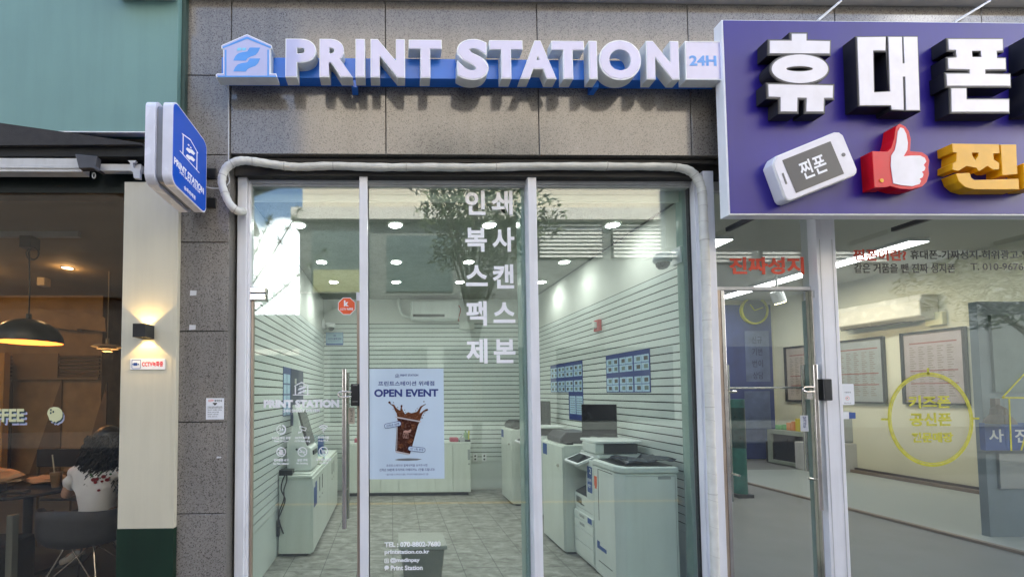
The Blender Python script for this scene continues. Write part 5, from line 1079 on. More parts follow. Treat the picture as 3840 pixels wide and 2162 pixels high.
# spot lamp
x, y = ceil_at(2905, 1092, RZ-.02); z_ = RZ
x, z_ = P(2918, 1112, 3.6); t = thing('spot_lamp', 'white cylindrical track spot lamp near the blue banner', 'lamp', (x, 3.6, z_))
b_ = MB(); b_.tube([(x-.03, 3.6, z_+.09), (x+.03, 3.6, z_-.10)], .085, 16); obj('shade', b_, M['white'], t); b_ = MB(); b_.tube([(x-.02, 3.6, z_+.08), (x-.02, 3.6, RZ)], .015, 8); obj('stem', b_, M['white'], t)
b_ = MB(); b_.tube([(x+.0305, 3.6, z_-.1015), (x+.0325, 3.6, z_-.108)], .07, 16); obj('lens', b_, emis('spot_glow', (1, .82, .45), 4), t)
l = bpy.data.lights.new('lamp_light', 'SPOT'); l.energy = 13; l.color = (1, .72, .36); l.spot_size = math.radians(95); l.spot_blend = .8; l.shadow_soft_size = .05
lo = bpy.data.objects.new('lamp_light', l); C.objects.link(lo); lo.parent = t; lo.location = (.05, 0, -.13); lo.rotation_euler = Vector((-.9, -.1, .55)).to_track_quat('Z', 'Y').to_euler()
# framed tariff boards on the wall X=8
def tariff(p0, p1, top, bot, title, tint, label, rim=M['black']):
    ya_, zt_ = onX(p1[0], p1[1], RX1-.03); yb_, _ = onX(p0[0], p0[1], RX1-.03); zb_ = onX(p1[0], bot, RX1-.03)[1]
    f = (Vector((RX1-.004, 0, 0)), Vector((0, -1, 0)), Vector((0, 0, 1)), Vector((-1, 0, 0))); u0, u1 = -yb_, -ya_
    t = thing('framed_tariff_board', label, 'poster', (RX1, (ya_+yb_)/2, zb_))
    b_ = MB(); b_.prism([[(u0, zb_), (u1, zb_), (u1, zt_), (u0, zt_)], [(u0+.03, zb_+.03), (u0+.03, zt_-.03), (u1-.03, zt_-.03), (u1-.03, zb_+.03)]], -.05, 0, f); obj('frame', b_, rim, t)
    b_ = MB(); b_.prism([(u0+.031, zb_+.031), (u1-.031, zb_+.031), (u1-.031, zt_-.031), (u0+.031, zt_-.031)], -.02, -.001, f); obj('sheet', b_, tint, t)
    b_ = MB(); b_.prism([(u0+.1, zt_-.20), (u1-.1, zt_-.20), (u1-.1, zt_-.18), (u0+.1, zt_-.18)], -.022, -.0205, f)
    for zz in (.55, .72): b_.prism([(u0+.1, zt_-(zt_-zb_)*zz), (u1-.1, zt_-(zt_-zb_)*zz), (u1-.1, zt_-(zt_-zb_)*zz+.018), (u0+.1, zt_-(zt_-zb_)*zz+.018)], -.022, -.0205, f)
    obj('red_rule', b_, mat('rule_dull_red', (.26, .09, .08), .5), t)
    b_ = MB(); put_text(b_, title, f, u0+(u1-u0)*.25, u0+(u1-u0)*.72, zt_-.155, zt_-.085, .03, .022); obj('heading', b_, M['red'] if title != 'KT 휴대폰 요금제' else M['dark'], t)
    b_ = MB(); H_ = zt_-zb_; W_ = u1-u0
    for k in range(22):
        zz = zt_-.26-k*(H_-.36)/22
        for c_ in range(5): b_.prism([(u0+.1+c_*(W_-.2)/5, zz), (u0+.1+(c_+.35+.4*((k*7+c_*3) % 5)/5)*(W_-.2)/5, zz), (u0+.1+(c_+.35+.4*((k*7+c_*3) % 5)/5)*(W_-.2)/5, zz+.012), (u0+.1+c_*(W_-.2)/5, zz+.012)], -.0215, -.0205, f)
    obj('table_rows', b_, mat('print_brown', (.22, .17, .15), .5), t)
tint1 = mat('sheet_warm', (.40, .35, .30), .5); tint2 = mat('sheet_cool', (.30, .32, .31), .5); tint3 = mat('sheet_rose', (.36, .31, .31), .5)
tariff((2941, 1302), (3080, 1286), 0, 1506, 'LG U+', tint1, 'framed red and white tariff board seen through the phone shop door')
tariff((3120, 1285), (3313, 1259), 0, 1513, 'KT 휴대폰 요금제', tint2, 'framed grey tariff board just right of the white post')
tariff((3376, 1250), (3619, 1222), 0, 1519, 'SK', tint3, 'framed pink tariff board behind the yellow ring')
# air conditioner on the right wall
ya_, zt_ = onX(3448, 1100, RX1-.3); zb_ = onX(3448, 1195, RX1-.3)[1]; yb_ = onX(3130, 1160, RX1-.3)[0]
t = thing('air_conditioner', 'large white wall air conditioner catching warm light in the phone shop', 'air conditioner', (RX1, (ya_+yb_)/2, zb_))
f = (Vector((0, 0, 0)), Vector((1, 0, 0)), Vector((0, 0, 1)), Vector((0, -1, 0)))
b_ = MB(); b_.prism([(RX1-.005, zt_), (RX1-.26, zt_), (RX1-.31, zt_-.10), (RX1-.30, zb_+.06), (RX1-.2, zb_), (RX1-.005, zb_)], ya_, yb_, f); b_.v = [(x, abs(y), z__) for x, y, z__ in b_.v]; obj('body', b_, mat('ac_white', (.72, .68, .56), .25), t, bevel=.02, seg=3)
b_ = MB(); b_.box(RX1-.26, RX1-.1, ya_+.25, yb_-.05, zb_-.015, zb_-.002); obj('air_slot', b_, M['black'], t)
a_y, a_z = onX(3500, 1195, RX1-.08); b_ = MB(); b_.box(RX1-.08, RX1-.002, a_y-.1, a_y+.1, a_z-.1, a_z+.1); tag(obj('wall_box', b_, mat('box_cream', (.7, .66, .4), .5), None, bevel=.01), 'small cream wall box above the pink tariff board', 'wall box')
# counter with goods, seen through door
t = thing('display_counter', 'small glass-fronted counter with colourful goods behind the phone shop door', 'counter', (8.1, 4.95, 0))
b_ = MB(); b_.box(7.85, 8.4, 4.5, 5.4, .021, .09); b_.box(7.85, 8.4, 4.5, 5.4, .62, .70); b_.box(7.85, 8.4, 4.5, 4.57, .09, .62); b_.box(7.85, 8.4, 5.33, 5.4, .09, .62); obj('counter_frame', b_, mat('counter_grey_green', (.30, .34, .28), .5), t)
b_ = MB(); b_.box(7.9, 8.35, 4.58, 5.32, .09, .615); obj('dark_front', b_, M['black'], t)
rr_ = random.Random(8)
for k, (cname, col) in enumerate((('goods_blue', (.05, .25, .55)), ('goods_yellow', (.6, .5, .05)), ('goods_orange', (.6, .2, .03)), ('goods_green', (.1, .35, .1)))):
    for q in range(2): b_ = MB(); y_ = 4.53+.21*k+.1*q; h_ = rr_.uniform(.08, .25); b_.box(7.95+rr_.uniform(0, .1), 8.3, y_, y_+.09, .7005, .70+h_); tag(obj('goods_box', b_, mat(cname, col, .5), None, bevel=.01), 'small %s goods box, %s of its pair, on the counter behind the phone shop door' % (cname[6:], ('left', 'right')[1-q]), 'box', 'goods on the phone shop counter')
# green rolled banner on the left, inside
x, z_ = P(2762, 1480, 2.8); zb_ = 0.0; yv = 2.8
t = thing('rolled_banner', 'upright teal rolled banner just inside the phone shop door', 'banner', (x, yv, 0))
b_ = MB(); b_.tube([(x, yv, .05), (x, yv, z_-.06)], .085, 16); obj('teal_roll', b_, mat('roll_teal', (.04, .19, .17), .5, 0, .2, 10), t, smooth=True)
b_ = MB(); b_.tube([(x, yv, z_-.75), (x, yv, z_-.18)], .087, 16); obj('dark_wrap', b_, mat('wrap_dark_teal', (.015, .06, .06), .3, 0, .3, 20), t, smooth=True)
b_ = MB(); b_.box(x-.11, x+.11, yv-.1, yv+.1, 0.0, .045); obj('foot', b_, M['dark'], t)
b_ = MB(); x2, z2_ = P(2905, 1760, 5.4); b_.box(x2-.09, x2+.09, 5.3, 5.5, 0.0, .45); tag(obj('floor_bin', b_, M['black'], None, bevel=.03), 'narrow black bin against the back of the phone shop', 'bin')
# grey block, notice board and blue sign at the far right
xs = P(3140, 1665, 3.4); b_ = MB(); a = rect(3145, 1662, 3232, 1768, 4.3); b_.box(a[0]-.4, a[1], 4.3, 4.7, 0.021, a[3]); tag(obj('low_plinth', b_, M['alu2'], None, bevel=.01), 'plain pale plinth with grey shop gear, right of the white post', 'plinth')
b_ = MB(); a = rect(3150, 1540, 3205, 1660, 4.4); b_.box(a[0], a[1], 4.35, 4.6, a[2]+.01, a[3]); tag(obj('grey_machine', b_, M['machine2'], None, bevel=.02), 'grey till machine standing on the pale plinth', 'machine')
YO = 1.1
a = rect(3695, 1370, 3900, 2000, YO)
t = thing('partition_board', 'blue-grey partition with white panel at the right edge of the phone shop', 'partition', (a[0]+.5, YO, 0))
b_ = MB(); b_.box(a[0], 7.9, YO, YO+.06, 0, P(3700, 1130, YO)[1]); obj('board', b_, mat('partition_grey', (.20, .25, .29), .5, 0, .1, 2), t)
a = rect(3750, 1700, 3900, 1830, YO-.02); b_ = MB(); b_.box(a[0], 7.8, YO-.02, YO-.001, a[2], a[3]); obj('white_panel', b_, M['machine2'], t)
a = rect(3725, 1180, 3900, 1470, YO-.02); b_ = MB(); b_.box(a[0], 7.8, YO-.02, YO-.001, a[2], a[3]); obj('green_panel', b_, mat('panel_grey_green', (.14, .19, .19), .5, 0, .2, 3), t)
a = zr(R8, 1968, 350, 2440, 545, YO-.06); t = thing('photo_sign', 'dark blue sign with white Korean writing for photos, at the right edge', 'sign', (a[0], YO, a[2]))
b_ = MB(); b_.box(a[0], a[1], YO-.06, YO-.022, a[2], a[3]); obj('panel', b_, M['bluelabel'], t)
text_px('사', R8, 1995, 395, 2100, 488, YO-.061, M['paper'], t, off=.02, name='sign_letter'); text_px('진', R8, 2180, 392, 2280, 490, YO-.061, M['paper'], t, off=.02, name='sign_letter')
b_ = MB(); c_ = P(*R8(2045, 290), YO-.08); b_.box(c_[0]-.03, c_[0]+.02, YO-.1, YO-.065, c_[1]-.02, c_[1]+.16); b_.lathe([(.001, .1), (.05, .06), (.055, 0), (.09, -.05), (.1, -.09), (.001, -.09)], (c_[0], YO-.1, c_[1]), 14); tag(obj('desk_ornament', b_, mat('ornament_brown', (.10, .07, .06), .5), None), 'brown figure-shaped ornament on top of the blue photo sign', 'ornament')
# ================================================================= OPENING POSTER on the glass
YO_ = -.006
a = zr(PP, 14, 5, 985, 1430, YO_)
po = thing('event_poster', 'pale blue OPEN EVENT poster with iced coffee cup on the middle window', 'poster', ((a[0]+a[1])/2, YO_, a[2]))
b_ = MB(); b_.box(a[0], a[1], YO_, -.0008, a[2], a[3]); obj('sheet', b_, M['poster'], po)
yq = YO_-.0002
def pt_(s_, bx, m, off=.015, nm='poster_writing'): return text_px(s_, PP, *bx, yq, m, po, off, name=nm)
pt_('PRINT STATION', (418, 76, 650, 102), M['navy'], .03); pt_('프린트스테이션 위례점', (132, 165, 858, 226), M['navy'], .022); pt_('OPEN EVENT', (80, 268, 910, 368), M['navy'], .04, 'poster_heading')
b_ = MB(); logo(b_, PP, 346, 70, 410, 120, yq, .0004, lw=.07); obj('small_logo', b_, M['navy'], po)
pt_('프린트스테이션 결제내역을 보여주시면', (238, 1238, 768, 1270), M['navy'], .004); pt_('선착순 50분께 우지커피 아메리카노 1잔을 드립니다!', (148, 1292, 862, 1328), M['navy'], .012); pt_('* 음료 변경 시 차액 추가 결제 / 우지커피 위례중앙점에서만 진행', (228, 1358, 780, 1382), M['navy'], 0)
brn = mat('cola_brown', (.055, .014, .007), .25, 0, .5, 60); brn2 = mat('cola_amber', (.13, .042, .016), .25, 0, .4, 70); clr = mat('cup_highlight', (.55, .50, .50), .3)
def pf(pts, m, nm, dy=.0004): b2 = MB(); b2.prism(zp(PP, pts, yq-dy), yq-dy-.0003, yq-dy+.0001); return obj(nm, b2, m, po)
pf([(345,1182),(400,1168),(520,1162),(640,1166),(700,1174),(640,1188),(520,1194),(400,1192)], mat('printed_shadow', (.17, .18, .19), .5), 'printed_shadow')
pf([(378,635),(672,690),(650,730),(545,1105),(528,1118),(360,1088),(355,1070),(372,760)], brn, 'cola_cup')
pf([(258,440),(275,430),(290,440),(300,462),(340,470),(360,505),(395,535),(415,545),(425,500),(420,485),(435,475),(446,488),(440,515),(455,550),(480,590),(520,565),(560,580),(600,570),(635,560),(660,520),(680,490),(735,465),(738,472),(700,500),(680,540),(668,580),(690,570),(720,545),(750,525),(775,538),(765,550),(730,560),(705,590),(690,630),(670,680),(380,632),(370,580),(350,548),(325,490),(290,465)], brn2, 'cola_splash', .0008)
b_ = MB()
for (x_, y_, r_) in ((330,442,6),(385,505,6),(325,528,5),(476,538,6),(487,568,5),(724,430,8),(637,520,6),(617,545,6),(735,572,6),(717,605,6),(700,640,9),(740,466,7),(766,536,13),(278,440,15),(435,484,12)): c_ = P(*PP(x_, y_), yq-.0012); b_.prism(ell(c_[0], c_[1], r_*k_*1.166, r_*k_*1.166, 10), yq-.0015, yq-.0011)
obj('cola_drops', b_, brn, po)
for k, q in enumerate(([(385,560),(470,600),(520,650),(400,630)], [(540,640),(600,590),(640,610),(630,665)], [(420,700),(460,690),(470,760),(440,790)], [(500,950),(560,900),(590,930),(540,980)], [(390,990),(440,970),(470,1010),(420,1040)], [(560,720),(620,730),(600,800),(565,790)])): pf(q, brn2, 'ice_glint', .0012+.0001*k)
b_ = MB(); b_.prism(zp(PP, [(360,622),(690,682),(686,698),(356,638)], yq-.002), yq-.0023, yq-.0019); b_.prism(zp(PP, [(356,1066),(545,1104),(540,1118),(358,1086)], yq-.002), yq-.0023, yq-.0019); b_.prism(zp(PP, [(378,660),(386,660),(374,1060),(366,1060)], yq-.002), yq-.0023, yq-.0019); obj('cup_rim', b_, clr, po)
b_ = MB(); text_px('OOZY', PP, 452, 835, 528, 905, yq-.002, None, off=.01, mb=b_); b_.prism(zp(PP, [(455,818),(480,800),(520,805),(555,785),(562,800),(545,830),(460,832)], yq-.002), yq-.0023, yq-.0019); obj('cup_mark', b_, mat('cup_mark_pink', (.50, .28, .22), .4), po)
for (cx, cy, w_, h_, an, s_) in ((320, 730, 225, 66, .19, '선착순 50명'), (630, 1046, 228, 62, -.12, '1인 1회 한정')):
    c_ = P(*PP(cx, cy), yq-.003); kk = k_*1.166; u = Vector((math.cos(an), 0, math.sin(an))); v = Vector((-math.sin(an), 0, math.cos(an))); fq = (Vector((c_[0], yq-.0026, c_[1])), u, v, Vector((0, -1, 0)))
    W_, H_ = w_*kk/2, h_*kk/2; b_ = MB(); b_.prism(rrect(-W_, W_, -H_, H_, H_*.98), -.0003, 0, fq); tg = obj('tag_outline', b_, M['navy'], po)
    b_ = MB(); b_.prism(rrect(-W_+.0035, W_-.0035, -H_+.0035, H_-.0035, (H_-.0035)*.98), -.0006, -.0004, fq); obj('tag_fill', b_, M['poster'], tg)
    b_ = MB(); put_text(b_, s_, fq, -W_*.76, W_*.76, -H_*.48, H_*.48, .012, 0); b_.v = [(x, y-.0009, z_) for x, y, z_ in b_.v]; obj('tag_writing', b_, M['navy'], tg)

# ================================================================= CAFE ON THE LEFT
cf = thing('cafe_shopfront', 'cafe front with smoked glass window and black header band, left of the granite', 'shopfront', (-2.6, -.1, 0))
XC0 = P(452, 1400, -.20)[0]; XC1 = P(663, 1200, -.20)[0]
fa = thing('teal_fascia', 'large plain teal green sign board over the cafe window', 'sign board', (-3, -.2, 3.6))
z492 = P(300, 492, -.245)[1]
b_ = MB(); xs_ = P(665, 250, -.245)[0]
for k in range(4): b_.box(xs_-1.22*(k+1)+.0015, xs_-1.22*k, -.245, YST-.002, z492, z492+1.6)
b_.box(-8, xs_-4.88, -.245, YST-.002, z492, z492+1.6); obj('board', b_, M['teal'], fa, bevel=.002)
b_ = MB(); b_.box(-8, P(664, 250, -.245)[0], -.247, -.20, z492-.008, z492-.001); obj('pale_bottom_edge', b_, M['alu'], fa)
b_ = MB(); b_.box(P(665, 250, -.245)[0]+.001, P(665, 250, -.245)[0]+.028, -.20, YST-.002, z492-.02, z492+1.6); obj('side_trim', b_, M['teal_d'], fa)
b_ = MB(); a = rect(455, -60, 664, 0, -.25); b_.box(a[0], a[1], -.34, -.2455, a[2], a[3]+.3); tag(obj('white_duct_box', b_, M['alu'], None, bevel=.004), 'underside of a white box at the top edge of the teal board', 'box')
# column
co = thing('cafe_column', 'cream cafe column with dark green base beside the granite', 'column', ((XC0+XC1)/2, -.2, 0))
zc0 = P(560, 682, -.20)[1]; zg = P(550, 1981, -.20)[1]
b_ = MB(); b_.box(XC0, XC1, -.20, YST-.0015, zg+.001, zc0); obj('cream_panel', b_, M['cream'], co, bevel=.002)
b_ = MB(); b_.box(XC1-.028, XC1-.024, -.2012, -.2002, zg+.02, zc0-.05); b_.box(XC0, XC0+.05, YST, .02, 0, zc0); obj('panel_lip', b_, M['cream'], co)
b_ = MB(); b_.box(XC0-.003, XC1+.001, -.203, YST-.002, -.02, zg-.001); obj('green_base', b_, M['green'], co, bevel=.002)
# header dark parts
z723 = P(300, 723, -.10)[1]; z643 = P(300, 643, -.12)[1]; z590 = P(300, 591, -.2)[1]
b_ = MB(); b_.box(-8, XC1, -.10, .02, z723, z643+.01); obj('header_band', b_, mat('header_dark_green', (.006, .014, .012), .5), cf)
b_ = MB(); b_.box(-8, xl+.02, -.14, .0, z643+.012, z492-.012); obj('soffit', b_, M['cloth'], cf)
G0 = XC0+.01
b_ = MB(); b_.box(-8, G0, -.09, -.08, 0, z723-.002); obj('glass_pane', b_, G_CAFE, cf)
b_ = MB(); b_.box(-8, G0, -.10, -.02, -.02, .06); obj('sill', b_, M['dark'], cf)
# awning
aw = thing('folded_awning', 'folded black awning with white front bar under the teal board', 'awning', (-3, -.25, z590))
b_ = MB(); b_.prism(zp(L1, [(-900,690),(0,798),(380,852),(1040,945),(1040,1012),(-900,1012)], -.235), -.235, -.15); obj('fabric', b_, M['cloth'], aw)
b_ = MB(); b_.prism(zp(L1, [(-900,680),(0,795),(380,849),(915,925),(915,935),(0,940),(-900,940)], -.262), -.262, -.24); obj('valance', b_, mat('awning_grey', (.035, .033, .033), .9, 0, .2, 20, .3, 150), aw)
a = zr(L1, -1500, 1020, 530, 1108, -.23); b_ = MB(); b_.box(a[0], a[1], -.23, -.16, a[2], a[3]); b_.box(a[0], a[1], -.236, -.2305, a[2]+.02, a[2]+.045); obj('front_bar', b_, M['alu2'], aw, bevel=.004)
a = zr(L1, 648, 1060, 912, 1106, -.20); b_ = MB(); b_.box(a[0], a[1], -.20, -.16, a[2], a[3]); obj('arm_bar', b_, M['alu2'], aw, bevel=.004)
b_ = MB(); b_.prism(zp(L1, [(512,1016),(652,1030),(645,1095),(680,1122),(665,1128),(620,1105),(535,1108)], -.245), -.28, -.237); obj('arm_joint', b_, M['dark'], aw, bevel=.004)
c_ = P(*L1(608, 1136), -.25); b_ = MB(); b_.tube([(c_[0]+.010*math.cos(t_/10*math.pi), -.25, c_[1]+.018*math.sin(t_/10*math.pi)) for t_ in range(21)], .0035, 6); obj('crank_ring', b_, M['machine2'], aw, smooth=True)
b_ = MB(); b_.prism(zp(L1, [(832,1044),(885,1044),(880,1056),(866,1058),(866,1090),(912,1100),(912,1160),(872,1156),(866,1120),(838,1096),(848,1088),(848,1058)], -.215), -.225, -.205); obj('wall_clamp', b_, M['alu2'], aw)
# wall lamp
wl_ = thing('wall_lamp', 'black cube wall lamp shining warm light up and down the cream column', 'lamp', (-1.63, -.25, 0))
x0_ = P(498, 1238, -.30)[0]; x1_ = P(579, 1240, -.20)[0]; zt_ = P(540, 1212, -.30)[1]; zb_ = P(520, 1263, -.30)[1]
b_ = MB(); b_.box(x0_, x1_, -.302, -.296, zb_, zt_); b_.box(x0_, x1_, -.206, -.2008, zb_, zt_); b_.box(x0_, x0_+.005, -.2955, -.2065, zb_, zt_); b_.box(x1_-.005, x1_, -.2955, -.2065, zb_, zt_); obj('housing', b_, M['black'], wl_)
xm_ = (x0_+x1_)/2; zm_ = (zb_+zt_)/2
b_ = MB(); b_.box(x0_+.02, x1_-.02, -.275, -.225, zm_-.012, zm_+.012); obj('bulb', b_, emis('warm_bulb', (1, .70, .30), 6), wl_)
wl_.location = (xm_, -.25, zb_)
for ch in wl_.children:
    for v_ in ch.data.vertices: v_.co += Vector((-1.63, -.25, 0))-wl_.location
for dz, dirz in ((.018, -1), (-.018, 1)):
    l = bpy.data.lights.new('lamp_light', 'SPOT'); l.energy = .65; l.color = (1, .66, .24); l.spot_size = math.radians(100); l.spot_blend = .12; l.shadow_soft_size = .008
    lo = bpy.data.objects.new('lamp_light', l); C.objects.link(lo); lo.parent = wl_; lo.location = (0, 0, zm_-zb_+dz); lo.rotation_euler = Vector((0, .0, dirz)).to_track_quat('Z', 'Y').to_euler()
# CCTV plate
a = zr(L2, 958, 1262, 1213, 1342, -.2035)
t = thing('cctv_plate', 'white CCTV plate with red Korean writing on the cream column under the lamp', 'sign', (a[0], -.2, a[2]))
b_ = MB(); b_.box(a[0], a[1], -.2055, -.2005, a[2], a[3]); obj('plate', b_, M['paper'], t, bevel=.001)
text_px('CCTV녹화중', L2, 1043, 1280, 1198, 1320, -.206, M['red'], t, .03)
b_ = MB(); a = zr(L2, 968, 1268, 1034, 1334, -.206); b_.prism([rrect(a[0], a[1], a[2], a[3], .006), rrect(a[0]+.0025, a[1]-.0025, a[2]+.0025, a[3]-.0025, .005)], -.2066, -.206)
a = zr(L2, 980, 1291, 1010, 1312, -.206); b_.prism([rrect(a[0], a[1], a[2], a[3], .003)], -.2066, -.206); c_ = P(*L2(975, 1301), -.206); b_.box(c_[0]-.002, c_[0]+.003, -.2066, -.206, c_[1]-.003, c_[1]+.003)
c_ = P(*L2(1013, 1302), -.206); b_.prism([(c_[0], c_[1]-.002), (c_[0]+.007, c_[1]-.007), (c_[0]+.007, c_[1]+.007), (c_[0], c_[1]+.002)], -.2066, -.206); obj('camera_symbol', b_, M['bluelabel'], t)
# window marks
YG = -.092
cr_m = mat('vinyl_cream', (.62, .62, .36), .5); dk_m = mat('vinyl_deep_teal', (.02, .05, .055), .5); lv_m = mat('vinyl_lavender', (.38, .40, .56), .5)
for k, (dx, m_, nm_) in enumerate(((24, lv_m, 'lavender_shadow'), (12, dk_m, 'teal_shadow'), (0, cr_m, 'cream_lettering'))):
    text_px('COFFEE', L3, -212+dx, 250+dx, 170+dx, 345+dx, YG-.0008*k, m_, cf, .032, name=nm_)
    gh = [(337,285),(342,262),(358,244),(385,236),(415,240),(438,256),(447,280),(444,310),(430,330),(412,338),(400,348),(388,340),(378,348),(370,334),(352,330),(348,312)]
    b_ = MB(); b_.prism(zp(L3, [(x+dx*.6, y+dx*.85) for x, y in gh], YG-.0008*k), YG-.0008*k-.0005, YG-.0008*k); obj(nm_.replace('lettering', 'blob'), b_, m_, cf)
b_ = MB()
for (x_, y_) in ((363, 258), (380, 272), (362, 280)): c_ = P(*L3(x_, y_), YG-.003); b_.prism(ell(c_[0], c_[1], .0055, .008, 10), YG-.0032, YG-.0023)
obj('blob_dots', b_, dk_m, cf)
# ---- inside the cafe
CZ = 3.0
b_ = MB(); b_.box(-9, XC0+.62, -.02, 5.3, CZ, CZ+.05); obj('cafe_ceiling', b_, M['cafe_ceiling'], bld)
b_ = MB(); b_.box(-9.1, XL-.11, .2, 5.4, -.08, -.0); b_.box(-9.1, XC1, -.12, .2, -.08, -.0); struct('cafe_floor', b_, M['cafe_floor'])
b_ = MB(); b_.box(-9, -4.37, 3.2, 5.2, 0, CZ); obj('cafe_wall', b_, M['warmwood'], bld)
b_ = MB(); b_.box(-4.36, XL-.12, 4.4, 4.5, 0, CZ); b_.box(XL-.2, XL-.11, .31, 4.4, 0, CZ); b_.box(-9.1, -9.0, -.1, 3.2, 0, CZ); obj('cafe_dark_wall', b_, mat('cafe_dark_paint', (.02, .025, .022), .6), bld)
YWd = 3.19
def CFz(x, y): return x/2.417, 900+y/2.417
wp = thing('slatted_wood_panel', 'warm wooden wall panelling with slats and triangle pattern at the back of the cafe', 'panelling', (-5.2, YWd, 0))
b_ = MB(); za_, zb_ = P(*CFz(300, 1245), YWd)[1], P(*CFz(300, 1040), YWd)[1]
for k in range(6): h_ = (zb_-za_)/6; b_.box(-7.5, -4.38, YWd-.03, YWd-.001, za_+k*h_+.015, za_+(k+1)*h_-.01)
obj('slats', b_, M['warmwood2'], wp)
b_ = MB(); b_.box(-7.5, -4.38, YWd-.045, YWd-.001, za_-.03, za_); x_ = P(*CFz(345, 1150), YWd)[0]; b_.box(x_-.33, x_+.33, YWd-.05, YWd-.031, za_+.001, zb_+.02); obj('rail', b_, mat('wood_mid', (.24, .15, .065), .5), wp)
for k, q in enumerate(([(430,1450),(555,1262),(555,1450)], [(860,1450),(965,1290),(965,1450)], [(0,1450),(90,1262),(105,1262),(105,1450)])):
    b_ = MB(); pp_ = zp(CFz, q, YWd-.02); pp_ = [(x, z_ if i != 0 else z_) for i, (x, z_) in enumerate(pp_)]
    x0_ = min(p[0] for p in pp_); x1_ = max(p[0] for p in pp_); zt2 = max(p[1] for p in pp_); b_.prism([(x0_-(x1_-x0_)*1.6, .05), (x1_, zt2), (x1_, .05)], YWd-.02, YWd-.001); obj('triangle', b_, M['warmwood2'], wp)
b_ = MB(); b_.box(-7.6, P(*L3(38, 300), 2.9)[0], 2.86, 2.95, .3, 2.1); tag(obj('amber_screen', b_, mat('amber_wood', (.50, .27, .06), .5, 0, .1, 4), None), 'bright amber wooden screen at the left edge behind the COFFEE writing', 'screen')
for k, q in enumerate(([(240,590),(700,690),(700,820),(330,770)], [(700,640),(950,700),(960,830),(700,800)])):
    b_ = MB(); b_.prism(zp(CFz, q, YWd-.1), YWd-.1, YWd-.02); obj('reflection_board', b_, M['warmwood'], wp)  # slanted boards stand in for beige panels reflected in the cafe glass
# lights
WARM = (1, .60, .26)
def warm_lamp(par, loc, e, r_=.06):
    l = bpy.data.lights.new('lamp_light', 'POINT'); l.energy = e; l.color = WARM; l.shadow_soft_size = r_; lo = bpy.data.objects.new('lamp_light', l); C.objects.link(lo); lo.parent = par; lo.location = loc
YD = .8; c_ = P(105, 1283, YD)
t = thing('dome_pendant', 'big black dome pendant lamp glowing orange inside, in the cafe window', 'lamp', (c_[0], YD, c_[1]))
R_ = .255; b_ = MB(); b_.lathe([(R_*math.cos(a_*math.pi/2/14), .215*math.sin(a_*math.pi/2/14)) for a_ in range(14)]+[(.02, .218), (.02, .26)], (c_[0], YD, c_[1]), 36); obj('shade', b_, mat('shade_black', (.012, .016, .012), .3), t, smooth=True)
b_ = MB(); b_.lathe([((R_-.006)*math.cos(a_*math.pi/2/14), -.001+.207*math.sin(a_*math.pi/2/14)) for a_ in range(15)], (c_[0], YD, c_[1]), 36); obj('shade_lining', b_, mat('lining_orange', (.85, .42, .16), .6), t, smooth=True)
b_ = MB(); b_.ball((c_[0], YD, c_[1]+.11), .045, 10); obj('bulb', b_, emis('pendant_bulb', (1, .62, .28), 7), t, smooth=True)
warm_lamp(t, (0, 0, .045), 1.4, .03)
b_ = MB(); xt_ = P(115, 820, YD)[0]; cp = [(xt_, YD, CZ-.06), (xt_-.01, YD, c_[1]+1.0), (c_[0]+.0, YD, c_[1]+.5), (c_[0], YD, c_[1]+.255)]; b_.tube(smooth_path(cp, 6), .006, 6)
lc = P(*CFz(303, 125), YD)
for q_r, q_o in ((.055, 0), (.048, .012)): b_.tube([(lc[0]+q_r*math.cos(i*.42)+q_o, YD-.01, lc[1]+q_r*1.1*math.sin(i*.42)) for i in range(16)], .005, 6)
obj('cord', b_, M['black'], t, smooth=True)
b_ = MB(); b_.box(xt_-.05, xt_+.05, YD-.05, YD+.05, CZ-.16, CZ-.055); obj('canopy', b_, M['black'], t)
a0 = P(-400, 806, YD)[0]; a1 = P(300, 806, YD)[0]; b_ = MB(); b_.box(a0, a1, YD-.018, YD+.018, CZ-.052, CZ-.001); tag(obj('ceiling_track', b_, M['machine2'], None), 'long lighting track on the cafe ceiling above the black dome lamp', 'track')
YT = 2.0; c_ = P(403, 1308, YT)
t = thing('tiered_pendant', 'pale three-tiered pendant lamp close to the cream column', 'lamp', (c_[0], YT, c_[1]))
for (r_, z_, h_) in ((.165, .025, .03), (.11, 0, .03), (.055, -.03, .03)): b_ = MB(); b_.lathe([(r_, z_), (r_*.8, z_+h_*.7), (r_*.3, z_+h_), (.001, z_+h_)], (c_[0], YT, c_[1]), 28); obj('shade', b_, mat('tier_cream', (.55, .45, .30), .5), t, smooth=True)
b_ = MB(); b_.tube([(c_[0], YT, c_[1]+.05), (c_[0], YT, CZ)], .005, 6); b_.tube([(c_[0], YT, c_[1]+.05), (c_[0], YT, c_[1]+.13)], .02, 10); obj('stem', b_, mat('tier_cream', (.55, .45, .30), .5), t)
warm_lamp(t, (0, 0, -.08), .7, .05)
x, y = ceil_at(253, 1003, CZ); t = thing('ceiling_downlight', 'small warm downlight in the dark cafe ceiling', 'light', (x, y, CZ)); b_ = MB(); b_.lathe([(.07, -.001), (.07, -.006), (.055, -.008), (.055, -.003)], (x, y, CZ), 20); obj('ring', b_, M['dark'], t)
b_ = MB(); b_.lathe([(.0001, -.005), (.055, -.005)], (x, y, CZ), 20); obj('lens', b_, emis('warm_downlight', (1, .78, .5), 3), t); warm_lamp(t, (0, 0, -.06), .6, .05)
